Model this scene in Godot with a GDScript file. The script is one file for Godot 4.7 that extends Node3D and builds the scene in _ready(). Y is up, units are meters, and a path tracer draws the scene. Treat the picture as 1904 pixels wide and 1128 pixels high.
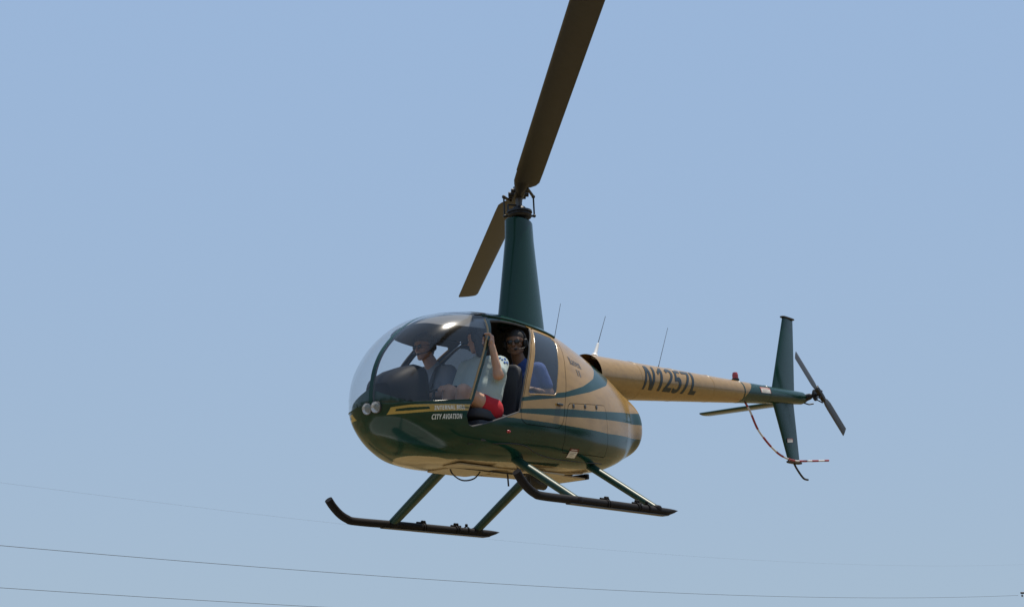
extends Node3D
# A doors-off light helicopter with three people aboard, hovering low over dry ground near a power line.
# Helicopter axes: x forward from the rotor mast, y up from the skid soles, z to starboard.

# ---------------------------------------------------------------- mesh helpers
class Soup:
	var p := PackedVector3Array()
	var n := PackedVector3Array()
	var uv := PackedVector2Array()
	func tri(a: Vector3, b: Vector3, c: Vector3, na: Vector3, nb: Vector3, nc: Vector3) -> void:
		p.append(a); p.append(b); p.append(c)
		n.append(na); n.append(nb); n.append(nc)
	func quad(a: Vector3, b: Vector3, c: Vector3, d: Vector3) -> void:
		var nn := (b - a).cross(c - a).normalized()
		tri(a, b, c, nn, nn, nn); tri(a, c, d, nn, nn, nn)

var mats := {}
var taken := {}

func commit(s: Soup, called: String, mat: Material, parent: Node = self) -> MeshInstance3D:
	var np := s.p.size()
	var P := s.p; var N := s.n; var U := s.uv
	var has_uv := U.size() == np
	for i in range(0, np, 3):
		var g := (P[i + 1] - P[i]).cross(P[i + 2] - P[i])
		if g.dot(N[i] + N[i + 1] + N[i + 2]) > 0.0:
			var t := P[i + 1]; P[i + 1] = P[i + 2]; P[i + 2] = t
			t = N[i + 1]; N[i + 1] = N[i + 2]; N[i + 2] = t
			if has_uv:
				var q := U[i + 1]; U[i + 1] = U[i + 2]; U[i + 2] = q
	var arr := []
	arr.resize(Mesh.ARRAY_MAX)
	arr[Mesh.ARRAY_VERTEX] = P
	arr[Mesh.ARRAY_NORMAL] = N
	if has_uv: arr[Mesh.ARRAY_TEX_UV] = U
	var m := ArrayMesh.new()
	m.add_surface_from_arrays(Mesh.PRIMITIVE_TRIANGLES, arr)
	m.surface_set_material(0, mat)
	var o := MeshInstance3D.new()
	o.mesh = m
	o.name = called
	parent.add_child(o, true)
	return o

func thing(called: String, label: String, category: String, xf: Transform3D, group := "") -> Node3D:
	var o := Node3D.new()
	var k: int = taken.get(called, 0)
	taken[called] = k + 1
	o.name = called if k == 0 else "%s_%03d" % [called, k]
	o.transform = xf
	o.set_meta("label", label)
	o.set_meta("category", category)
	if group != "": o.set_meta("group", group)
	add_child(o)
	return o

func mat(col: Color, rough := 0.5, metal := 0.0, coat := 0.0) -> StandardMaterial3D:
	var m := StandardMaterial3D.new()
	m.albedo_color = col.linear_to_srgb()
	m.roughness = rough
	m.metallic = metal
	m.cull_mode = BaseMaterial3D.CULL_DISABLED
	if coat > 0.0:
		m.clearcoat_enabled = true
		m.clearcoat = coat
		m.clearcoat_roughness = 0.06
	return m

# surface from a grid of points; wrap_v closes the second direction
func grid(s: Soup, pts: Array, wrap_v := false, inward := false) -> void:
	var nu := pts.size()
	var nv: int = pts[0].size()
	var nrm := []
	for i in nu:
		var row := PackedVector3Array()
		row.resize(nv)
		for j in nv:
			var i0 := maxi(i - 1, 0); var i1 := mini(i + 1, nu - 1)
			var j0 := j - 1; var j1 := j + 1
			if wrap_v:
				j0 = (j0 + nv) % nv; j1 = j1 % nv
			else:
				j0 = maxi(j0, 0); j1 = mini(j1, nv - 1)
			var du: Vector3 = pts[i1][j] - pts[i0][j]
			var dv: Vector3 = pts[i][j1] - pts[i][j0]
			var c := du.cross(dv)
			if c.length_squared() < 1e-16:
				# a pole: take the direction across
				var a: Vector3 = pts[mini(i + 1, nu - 1)][j]
				var b: Vector3 = pts[maxi(i - 1, 0)][j]
				var mid := Vector3.ZERO
				var other := i + 1 if i == 0 else i - 1
				for q in nv: mid += pts[other][q]
				mid /= nv
				c = pts[i][j] - mid
				if inward: c = -c
			row[j] = -c.normalized() if inward else c.normalized()
		nrm.append(row)
	var jm := nv if wrap_v else nv - 1
	for i in nu - 1:
		for j in jm:
			var k := (j + 1) % nv
			s.tri(pts[i][j], pts[i + 1][j], pts[i + 1][k], nrm[i][j], nrm[i + 1][j], nrm[i + 1][k])
			s.tri(pts[i][j], pts[i + 1][k], pts[i][k], nrm[i][j], nrm[i + 1][k], nrm[i][k])

# swept tube; radii: float or Vector2 (along hint, across) per point
func tube(s: Soup, path: Array, radii, segs := 10, hint := Vector3.UP, caps := true) -> void:
	var n := path.size()
	var rows := []
	for i in n:
		var t: Vector3 = (path[mini(i + 1, n - 1)] - path[maxi(i - 1, 0)]).normalized()
		var h := hint
		if absf(t.dot(h)) > 0.97: h = Vector3.RIGHT if absf(t.x) < 0.9 else Vector3.BACK
		var a := (h - t * t.dot(h)).normalized()
		var b := t.cross(a)
		var r = radii[i] if radii is Array else radii
		var ra: float = r.x if r is Vector2 else r
		var rb: float = r.y if r is Vector2 else r
		var row := PackedVector3Array()
		for k in segs:
			var w := TAU * k / segs
			row.append(path[i] + a * cos(w) * ra + b * sin(w) * rb)
		rows.append(row)
	var before := s.p.size()
	grid(s, rows, true)
	# make normals point away from the path
	for q in range(before, s.p.size()):
		pass
	_fix_tube(s, before, path)
	if caps:
		for e in [0, n - 1]:
			var t2: Vector3 = (path[1] - path[0]).normalized() * -1.0 if e == 0 else (path[n - 1] - path[n - 2]).normalized()
			for k in segs:
				s.tri(path[e], rows[e][k], rows[e][(k + 1) % segs], t2, t2, t2)

func _fix_tube(s: Soup, before: int, path: Array) -> void:
	# the sign is the same all along: test the first vertex
	if s.p.size() <= before: return
	var c: Vector3 = path[0]
	if (s.p[before] - c).dot(s.n[before]) < 0.0:
		for q in range(before, s.p.size()): s.n[q] = -s.n[q]

# rounded box (superellipsoid of exponent e)
func puff(s: Soup, xf: Transform3D, half: Vector3, e := 6.0, nu := 14, nv := 20) -> void:
	var rows := []
	for i in nu + 1:
		var a := -PI / 2 + PI * i / nu
		var row := PackedVector3Array()
		for j in nv:
			var b := TAU * (j + 0.5) / nv
			var ca := spow(cos(a), 2.0 / e); var sa := spow(sin(a), 2.0 / e)
			row.append(xf * Vector3(half.x * ca * spow(cos(b), 2.0 / e), half.y * sa, half.z * ca * spow(sin(b), 2.0 / e)))
		rows.append(row)
	var before := s.p.size()
	grid(s, rows, true)
	var c := xf.origin
	var tot := 0.0
	for q in range(before, s.p.size()): tot += (s.p[q] - c).dot(s.n[q])
	if tot < 0.0:
		for q in range(before, s.p.size()): s.n[q] = -s.n[q]

func spow(v: float, e: float) -> float:
	return signf(v) * pow(absf(v), e)

# turned shape: profile of Vector2(radius, height) about the y axis of xf
func lathe(s: Soup, xf: Transform3D, prof: Array, segs := 20) -> void:
	var rows := []
	for q in prof:
		var row := PackedVector3Array()
		for k in segs:
			var w := TAU * k / segs
			row.append(xf * Vector3(q.x * cos(w), q.y, q.x * sin(w)))
		rows.append(row)
	for i in rows.size() - 1:
		var dr: float = prof[i + 1].x - prof[i].x
		var dh: float = prof[i + 1].y - prof[i].y
		for k in segs:
			var k2 := (k + 1) % segs
			var w0 := TAU * k / segs; var w1 := TAU * k2 / segs
			var n0 := (xf.basis * Vector3(cos(w0) * dh, -dr, sin(w0) * dh)).normalized()
			var n1 := (xf.basis * Vector3(cos(w1) * dh, -dr, sin(w1) * dh)).normalized()
			s.tri(rows[i][k], rows[i + 1][k], rows[i + 1][k2], n0, n0, n1)
			s.tri(rows[i][k], rows[i + 1][k2], rows[i][k2], n0, n1, n1)

func bx(s: Soup, a: Vector3, b: Vector3) -> void:
	puff(s, Transform3D(Basis(), (a + b) * 0.5), (b - a).abs() * 0.5, 16.0, 12, 16)

func aim(from: Vector3, to: Vector3, x_hint := Vector3.RIGHT) -> Transform3D:
	# y axis along from->to
	var y := (to - from).normalized()
	var x := (x_hint - y * y.dot(x_hint))
	if x.length() < 0.01: x = Vector3.BACK - y * y.dot(Vector3.BACK)
	x = x.normalized()
	return Transform3D(Basis(x, y, x.cross(y)), from)

func smooth_path(pts: Array, sub := 6) -> Array:
	var out := []
	var n := pts.size()
	for i in n - 1:
		var p0: Vector3 = pts[maxi(i - 1, 0)]; var p1: Vector3 = pts[i]
		var p2: Vector3 = pts[i + 1]; var p3: Vector3 = pts[mini(i + 2, n - 1)]
		for k in sub:
			out.append(p1.cubic_interpolate(p2, p0, p3, float(k) / sub))
	out.append(pts[n - 1])
	return out

# ---------------------------------------------------------------- the cabin pod: rings of x, bottom, top, half width, height of the widest point, roundness above and below
var RINGS := [
	[2.274, 0.925, 0.935, 0.005, 0.5, 2.0, 2.0], [2.262, 0.852, 1.041, 0.116, 0.46, 2.0, 2.0], [2.23, 0.769, 1.174, 0.217, 0.43, 2.1, 2.1],
	[2.158, 0.671, 1.321, 0.317, 0.4, 2.2, 2.2], [2.03, 0.581, 1.471, 0.409, 0.38, 2.3, 2.3], [1.854, 0.504, 1.613, 0.492, 0.37, 2.4, 2.5],
	[1.63, 0.455, 1.741, 0.561, 0.36, 2.5, 2.8], [1.35, 0.446, 1.829, 0.609, 0.36, 2.6, 3.2], [1.0, 0.452, 1.883, 0.631, 0.36, 2.7, 3.4],
	[0.6, 0.464, 1.919, 0.64, 0.37, 2.4, 3.5], [0.2, 0.475, 1.922, 0.628, 0.37, 2.15, 3.5], [-0.15, 0.487, 1.878, 0.594, 0.37, 1.95, 3.5],
	[-0.45, 0.509, 1.81, 0.544, 0.38, 1.85, 3.4], [-0.8, 0.549, 1.713, 0.471, 0.4, 1.8, 3.2], [-1.1, 0.62, 1.609, 0.386, 0.43, 1.8, 3.0],
	[-1.35, 0.705, 1.494, 0.298, 0.46, 1.9, 2.8], [-1.55, 0.79, 1.365, 0.27, 0.48, 2.2, 2.6], [-1.66, 0.885, 1.3, 0.2, 0.5, 2.2, 2.4],
	[-1.71, 1.0, 1.24, 0.13, 0.52, 2.2, 2.2], [-1.72, 1.11, 1.13, 0.005, 0.5, 2.0, 2.0]]
var slopes := []

func ring_slopes() -> void:
	var n := RINGS.size()
	for j in 7:
		var m := PackedFloat64Array()
		m.resize(n)
		m[0] = RINGS[1][j] - RINGS[0][j]
		m[n - 1] = RINGS[n - 1][j] - RINGS[n - 2][j]
		for i in range(1, n - 1):
			var d0: float = RINGS[i][j] - RINGS[i - 1][j]
			var d1: float = RINGS[i + 1][j] - RINGS[i][j]
			m[i] = 2.0 / (1.0 / d0 + 1.0 / d1) if d0 * d1 > 0.0 else 0.0
		slopes.append(m)

func ring(s: float) -> PackedFloat64Array:
	var i := clampi(int(s), 0, RINGS.size() - 2)
	var t := s - i
	var out := PackedFloat64Array()
	out.resize(7)
	var h00 := (1 + 2 * t) * (1 - t) * (1 - t); var h10 := t * (1 - t) * (1 - t)
	var h01 := t * t * (3 - 2 * t); var h11 := t * t * (t - 1)
	for j in 7:
		out[j] = RINGS[i][j] * h00 + slopes[j][i] * h10 + RINGS[i + 1][j] * h01 + slopes[j][i + 1] * h11
	return out

func pod_point(r: PackedFloat64Array, th: float) -> Vector3:
	var c := cos(th); var sn := sin(th)
	var n := r[5] if sn >= 0.0 else r[6]
	var ym := r[1] + r[4] * (r[2] - r[1])
	var h := r[2] - ym if sn >= 0.0 else ym - r[1]
	return Vector3(r[0], ym + h * spow(sn, 2.0 / n), r[3] * spow(c, 2.0 / n))

# ring parameter whose x is that one
func s_of_x(x: float) -> float:
	var a := 0.0; var b := float(RINGS.size() - 1)
	for k in 30:
		var m := (a + b) * 0.5
		if ring(m)[0] > x: a = m
		else: b = m
	return (a + b) * 0.5

# point of the pod's skin at that x and y; side -1 is port
func skin(x: float, y: float, side: float) -> Vector3:
	var r := ring(s_of_x(clampf(x, -1.715, 2.27)))
	var ym := r[1] + r[4] * (r[2] - r[1])
	var h := r[2] - ym if y > ym else ym - r[1]
	var n := r[5] if y > ym else r[6]
	var q := clampf(absf(y - ym) / h, 0.0, 1.0)
	return Vector3(r[0], clampf(y, r[1], r[2]), side * r[3] * pow(1.0 - pow(q, n), 1.0 / n))

func skin_normal(x: float, y: float, side: float) -> Vector3:
	var e := 0.012
	var du := skin(x + e, y, side) - skin(x - e, y, side)
	var dv := skin(x, y + e, side) - skin(x, y - e, side)
	var n := du.cross(dv).normalized()
	return n if n.z * side > 0.0 else -n

# signed distance to a polygon in x and y, negative inside
func poly_sdf(poly: PackedVector2Array, q: Vector2) -> float:
	var d := 1e9
	var inside := false
	var n := poly.size()
	var j := n - 1
	for i in n:
		var a := poly[i]; var b := poly[j]
		var e := b - a
		var w := q - a
		var t := clampf(w.dot(e) / e.length_squared(), 0.0, 1.0)
		d = minf(d, (w - e * t).length_squared())
		if (a.y > q.y) != (b.y > q.y) and q.x < (b.x - a.x) * (q.y - a.y) / (b.y - a.y) + a.x: inside = not inside
		j = i
	return -sqrt(d) if inside else sqrt(d)

# splits a soup by the sign of a function of position: [inside (f < 0), outside]
func split(s: Soup, f: Callable) -> Array:
	var ins := Soup.new(); var outs := Soup.new()
	var cache := {}
	var P := s.p; var N := s.n
	for i in range(0, P.size(), 3):
		var d := PackedFloat64Array([0.0, 0.0, 0.0])
		for k in 3:
			var key := P[i + k]
			if not cache.has(key): cache[key] = f.call(key)
			d[k] = cache[key]
		if d[0] < 0.0 and d[1] < 0.0 and d[2] < 0.0:
			ins.tri(P[i], P[i + 1], P[i + 2], N[i], N[i + 1], N[i + 2])
		elif d[0] >= 0.0 and d[1] >= 0.0 and d[2] >= 0.0:
			outs.tri(P[i], P[i + 1], P[i + 2], N[i], N[i + 1], N[i + 2])
		else:
			for want in [true, false]:
				var pp := []; var nn := []
				for k in 3:
					var k2 := (k + 1) % 3
					var in0: bool = (d[k] < 0.0) == want
					var in1: bool = (d[k2] < 0.0) == want
					if in0:
						pp.append(P[i + k]); nn.append(N[i + k])
					if in0 != in1:
						var t := d[k] / (d[k] - d[k2])
						pp.append(P[i + k].lerp(P[i + k2], t)); nn.append(N[i + k].lerp(N[i + k2], t).normalized())
				var to: Soup = ins if want else outs
				for q in range(1, pp.size() - 1): to.tri(pp[0], pp[q], pp[q + 1], nn[0], nn[q], nn[q + 1])
	return [ins, outs]

func offset(s: Soup, d: float) -> Soup:
	var o := Soup.new()
	o.p.resize(s.p.size()); o.n = s.n.duplicate()
	for i in s.p.size(): o.p[i] = s.p[i] + s.n[i] * d
	for i in o.n.size(): o.n[i] = -o.n[i] if d < 0.0 else o.n[i]
	return o

# lettering: flat triangles of a text, cut small and laid on a surface; place(u, v) -> [position, normal]
func lettering(text: String, height: float, width: float, font: Font, place: Callable) -> Soup:
	var tm := TextMesh.new()
	tm.text = text
	tm.font = font
	tm.font_size = 64
	tm.pixel_size = 0.01
	tm.depth = 0.0
	tm.curve_step = 1.0
	var arr := tm.get_mesh_arrays()
	var v: PackedVector3Array = arr[Mesh.ARRAY_VERTEX]
	var idx = arr[Mesh.ARRAY_INDEX]
	var seq := PackedInt32Array()
	if idx != null and idx.size() > 0: seq = idx
	else:
		for i in v.size(): seq.append(i)
	var lo := Vector2(1e9, 1e9); var hi := Vector2(-1e9, -1e9)
	for q in v:
		lo = lo.min(Vector2(q.x, q.y)); hi = hi.max(Vector2(q.x, q.y))
	var sc := Vector2(width / (hi.x - lo.x), height / (hi.y - lo.y))
	var s := Soup.new()
	var todo := []
	for i in range(0, seq.size(), 3):
		var t := []
		for k in 3:
			var q := v[seq[i + k]]
			t.append((Vector2(q.x, q.y) - lo) * sc)
		todo.append(t)
	while todo.size() > 0:
		var t: Array = todo.pop_back()
		var l := [t[0].distance_to(t[1]), t[1].distance_to(t[2]), t[2].distance_to(t[0])]
		var k := 0 if l[0] >= l[1] and l[0] >= l[2] else (1 if l[1] >= l[2] else 2)
		if l[k] > 0.03:
			var a = t[k]; var b = t[(k + 1) % 3]; var c = t[(k + 2) % 3]
			var m: Vector2 = (a + b) * 0.5
			todo.append([a, m, c]); todo.append([m, b, c])
		else:
			var q0: Array = place.call(t[0].x, t[0].y); var q1: Array = place.call(t[1].x, t[1].y); var q2: Array = place.call(t[2].x, t[2].y)
			s.tri(q0[0], q1[0], q2[0], q0[1], q1[1], q2[1])
	return s

# a small rectangular decal or plate laid on a surface, with texture coordinates
func patch(w: float, h: float, place: Callable, nu := 8, nv := 6) -> Soup:
	var s := Soup.new()
	for i in nu:
		for j in nv:
			var c := []
			for q in [[0, 0], [1, 0], [1, 1], [0, 1]]:
				var u: float = float(i + q[0]) / nu; var v: float = float(j + q[1]) / nv
				var r: Array = place.call(u * w, v * h)
				c.append([r[0], r[1], Vector2(u, 1.0 - v)])
			for t in [[0, 1, 2], [0, 2, 3]]:
				s.tri(c[t[0]][0], c[t[1]][0], c[t[2]][0], c[t[0]][1], c[t[1]][1], c[t[2]][1])
				for k in t: s.uv.append(c[k][2])
	return s

func fill_poly(img: Image, poly: Array, col: Color, x0: float, y1: float, k: float) -> void:
	# scan-line fill; image x = (x - x0) * k, image y = (y1 - y) * k
	var pts := PackedVector2Array()
	for q in poly: pts.append(Vector2((q.x - x0) * k, (y1 - q.y) * k))
	var w := img.get_width(); var h := img.get_height()
	for row in h:
		var yy := row + 0.5
		var xs := []
		var j := pts.size() - 1
		for i in pts.size():
			if (pts[i].y > yy) != (pts[j].y > yy):
				xs.append(pts[i].x + (yy - pts[i].y) / (pts[j].y - pts[i].y) * (pts[j].x - pts[i].x))
			j = i
		xs.sort()
		for q in range(0, xs.size() - 1, 2):
			var a := clampi(int(round(xs[q])), 0, w); var b := clampi(int(round(xs[q + 1])), 0, w)
			if b > a: img.fill_rect(Rect2i(a, row, b - a, 1), col)

# ---------------------------------------------------------------- bodies: tapered capsules joined smoothly, meshed as surface nets
# bones: [a, radius at a, b, radius at b]; k blends
func nets(bones: Array, cell: float, k: float) -> Soup:
	var lo := Vector3(1e9, 1e9, 1e9); var hi := -lo
	for b in bones:
		var r: float = maxf(b[1], b[3]) + 3.0 * cell
		for q in [b[0], b[2]]:
			lo = lo.min(q - Vector3(r, r, r)); hi = hi.max(q + Vector3(r, r, r))
	var nx := int((hi.x - lo.x) / cell) + 2; var ny := int((hi.y - lo.y) / cell) + 2; var nz := int((hi.z - lo.z) / cell) + 2
	var F := PackedFloat32Array()
	F.resize(nx * ny * nz)
	F.fill(1.0)
	for b in bones:
		var a: Vector3 = b[0]; var e: Vector3 = b[2] - a
		var ra: float = b[1]; var dr: float = b[3] - ra
		var el := maxf(e.length_squared(), 1e-9)
		var r := maxf(b[1], b[3]) + 2.5 * cell + k
		var p0: Vector3 = (a.min(b[2]) - Vector3(r, r, r) - lo) / cell
		var p1: Vector3 = (a.max(b[2]) + Vector3(r, r, r) - lo) / cell
		for i in range(maxi(int(p0.x), 0), mini(int(p1.x) + 1, nx)):
			for j in range(maxi(int(p0.y), 0), mini(int(p1.y) + 1, ny)):
				var at := (i * ny + j) * nz
				for q in range(maxi(int(p0.z), 0), mini(int(p1.z) + 1, nz)):
					var w := lo + Vector3(i, j, q) * cell - a
					var t := clampf(w.dot(e) / el, 0.0, 1.0)
					var d := (w - e * t).length() - ra - dr * t
					var o := F[at + q]
					var h := maxf(k - absf(o - d), 0.0)
					F[at + q] = minf(o, d) - h * h * 0.25 / k
	var id := {}
	var V := PackedVector3Array()
	var sy := nz; var sx := ny * nz
	var off := [0, sx, sy, sx + sy, 1, sx + 1, sy + 1, sx + sy + 1]
	var corner := [Vector3(0, 0, 0), Vector3(1, 0, 0), Vector3(0, 1, 0), Vector3(1, 1, 0), Vector3(0, 0, 1), Vector3(1, 0, 1), Vector3(0, 1, 1), Vector3(1, 1, 1)]
	var edges := [[0, 1], [2, 3], [4, 5], [6, 7], [0, 2], [1, 3], [4, 6], [5, 7], [0, 4], [1, 5], [2, 6], [3, 7]]
	var lim := 2.0 * cell
	for i in nx - 1:
		for j in ny - 1:
			var at := (i * ny + j) * nz
			for q in nz - 1:
				var f0 := F[at + q]
				if f0 > lim or f0 < -lim: continue
				var neg := 0
				for c in 8:
					if F[at + q + off[c]] < 0.0: neg += 1
				if neg == 0 or neg == 8: continue
				var sum := Vector3.ZERO; var cnt := 0
				for e in edges:
					var fa := F[at + q + off[e[0]]]; var fb := F[at + q + off[e[1]]]
					if (fa < 0.0) != (fb < 0.0):
						sum += corner[e[0]].lerp(corner[e[1]], fa / (fa - fb)); cnt += 1
				id[at + q] = V.size()
				V.append(lo + (Vector3(i, j, q) + sum / cnt) * cell)
	var quads := []
	for at in id:
		var f0 := F[at] < 0.0
		if (F[at + sx] < 0.0) != f0: quads.append([at, at - sy, at - sy - 1, at - 1])
		if (F[at + sy] < 0.0) != f0: quads.append([at, at - 1, at - sx - 1, at - sx])
		if (F[at + 1] < 0.0) != f0: quads.append([at, at - sx, at - sx - sy, at - sy])
	var NN := PackedVector3Array()
	NN.resize(V.size())
	for i in V.size():
		# gradient of the field at the vertex
		var g := (V[i] - lo) / cell
		var x := clampi(int(round(g.x)), 1, nx - 2); var y := clampi(int(round(g.y)), 1, ny - 2); var z := clampi(int(round(g.z)), 1, nz - 2)
		var c0 := (x * ny + y) * nz + z
		NN[i] = Vector3(F[c0 + sx] - F[c0 - sx], F[c0 + sy] - F[c0 - sy], F[c0 + 1] - F[c0 - 1]).normalized()
	var s := Soup.new()
	for w in quads:
		if not (id.has(w[0]) and id.has(w[1]) and id.has(w[2]) and id.has(w[3])): continue
		var a: int = id[w[0]]; var b: int = id[w[1]]; var c: int = id[w[2]]; var d: int = id[w[3]]
		s.tri(V[a], V[b], V[c], NN[a], NN[b], NN[c]); s.tri(V[a], V[c], V[d], NN[a], NN[c], NN[d])
	return s

func join(a: Soup, b: Soup) -> void:
	a.p.append_array(b.p); a.n.append_array(b.n)

# ---------------------------------------------------------------- scene
const HX := [-0.6102099, -0.0467715, -0.7908580, 0.1643549, 0.9690645, -0.1841236, 0.7750041, -0.2423354, -0.5836456]
const HT := [0.216432, -2.089239, -13.958677]
const SUN_TO := Vector3(0.25, 0.94, -0.22)      # towards the sun
var heli_xf: Transform3D

func pv(a: Array) -> PackedVector2Array:
	var o := PackedVector2Array()
	for i in range(0, a.size(), 2): o.append(Vector2(a[i], a[i + 1]))
	return o

var WIND := pv([2.6, 0.902, 2.26, 0.9, 2.216, 0.879, 1.97, 0.898, 1.6, 0.937, 1.544, 1.075, 1.481, 1.209, 1.401, 1.35, 1.317, 1.482, 1.225, 1.61, 1.158, 1.735, 0.8, 1.895, 0.78, 2.3, 2.6, 2.3])
var WIND_S := pv([2.6, 0.902, 2.26, 0.9, 2.216, 0.879, 1.97, 0.898, 1.48, 0.937, 1.41, 1.075, 1.345, 1.209, 1.26, 1.35, 1.17, 1.482, 1.07, 1.61, 1.0, 1.735, 0.8, 1.895, 0.78, 2.3, 2.6, 2.3])
var FRONT_S := pv([0.95, 1.745, 0.747, 1.774, 0.482, 1.773, 0.54, 1.71, 0.689, 1.55, 0.80, 1.36, 0.886, 1.187, 0.95, 1.01, 0.988, 0.887, 1.188, 0.819, 1.415, 0.745, 1.50, 0.73, 1.51, 0.80, 1.45, 0.93, 1.375, 1.075, 1.31, 1.209, 1.225, 1.35, 1.135, 1.482, 1.04, 1.61])
var FRONT := pv([1.10, 1.738, 0.938, 1.763, 0.747, 1.774, 0.482, 1.773, 0.54, 1.71, 0.689, 1.55, 0.80, 1.36, 0.886, 1.187, 0.95, 1.01, 0.988, 0.887, 1.188, 0.819, 1.415, 0.745, 1.563, 0.707, 1.618, 0.724, 1.639, 0.809, 1.60, 0.895, 1.566, 0.94, 1.51, 1.075, 1.447, 1.209, 1.367, 1.35, 1.283, 1.482, 1.19, 1.61])
var REARWIN := pv([0.49, 1.722, 0.40, 1.728, 0.19, 1.712, 0.15, 1.68, 0.165, 1.63, 0.25, 1.50, 0.385, 1.23, 0.42, 1.13, 0.46, 1.098, 0.85, 1.064, 0.85, 1.10, 0.812, 1.20, 0.72, 1.38, 0.615, 1.56])
var REARDOOR := pv([0.47, 1.762, 0.15, 1.758, 0.07, 1.70, 0.10, 1.60, 0.207, 1.361, 0.299, 1.04, 0.335, 0.88, 0.40, 0.80, 0.90, 0.79, 0.97, 0.82, 0.975, 0.887, 0.936, 1.01, 0.872, 1.187, 0.786, 1.36, 0.675, 1.55, 0.53, 1.70])
# starboard front door window, set inside the door
var FRONTWIN := pv([0.96, 1.69, 0.90, 1.715, 0.62, 1.715, 0.60, 1.69, 0.75, 1.53, 0.87, 1.33, 0.96, 1.12, 1.0, 1.03, 1.06, 1.0, 1.32, 0.985, 1.37, 0.995, 1.345, 1.075, 1.28, 1.209, 1.195, 1.35, 1.105, 1.482, 1.015, 1.60])
var COWL := pv([0.24, 1.05, -0.52, 1.13, -0.55, 0.64, 0.30, 0.60, 0.31, 0.85])

func _ready() -> void:
	# --- camera, sky, sun
	var cam := Camera3D.new()
	cam.name = "camera"
	cam.fov = rad_to_deg(2.0 * atan(564.0 / 2770.0))
	cam.far = 6000.0
	cam.near = 0.1
	cam.transform = Transform3D(Basis(Vector3.RIGHT, deg_to_rad(14.0)), Vector3(0, 1.65, 0))
	add_child(cam)
	cam.current = true
	var sky_mat := ProceduralSkyMaterial.new()
	sky_mat.sky_top_color = Color(0.597, 0.708, 0.852)
	sky_mat.sky_horizon_color = Color(0.658, 0.738, 0.805)
	sky_mat.sky_curve = 0.15
	sky_mat.ground_bottom_color = Color(0.42, 0.38, 0.3)
	sky_mat.ground_horizon_color = Color(0.6, 0.62, 0.6)
	sky_mat.sun_angle_max = 1.0
	var sky := Sky.new()
	sky.sky_material = sky_mat
	var env := Environment.new()
	env.background_mode = Environment.BG_SKY
	env.sky = sky
	env.tonemap_mode = Environment.TONE_MAPPER_LINEAR
	env.tonemap_exposure = 1.0
	env.background_energy_multiplier = 1.0
	env.sdfgi_enabled = true
	env.ssao_enabled = true
	env.ssil_enabled = true
	var we := WorldEnvironment.new()
	we.name = "world_environment"
	we.environment = env
	add_child(we)
	var sun := DirectionalLight3D.new()
	sun.name = "sun"
	sun.light_energy = 1.6
	sun.light_color = Color(1.0, 0.96, 0.89)
	sun.light_angular_distance = 0.5
	sun.shadow_enabled = true
	add_child(sun)
	sun.look_at_from_position(Vector3.ZERO, -SUN_TO, Vector3.FORWARD)

	# where the helicopter hangs: solved from its skids, mast, nose and tail in the photograph
	var b := Basis(Vector3(HX[0], HX[3], HX[6]), Vector3(HX[1], HX[4], HX[7]), Vector3(HX[2], HX[5], HX[8]))
	heli_xf = cam.transform * Transform3D(b.orthonormalized(), Vector3(HT[0], HT[1], HT[2]))

	ring_slopes()
	materials()
	build_ground()
	build_power_line()
	build_trees()
	build_helicopter()
	build_people()

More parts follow.
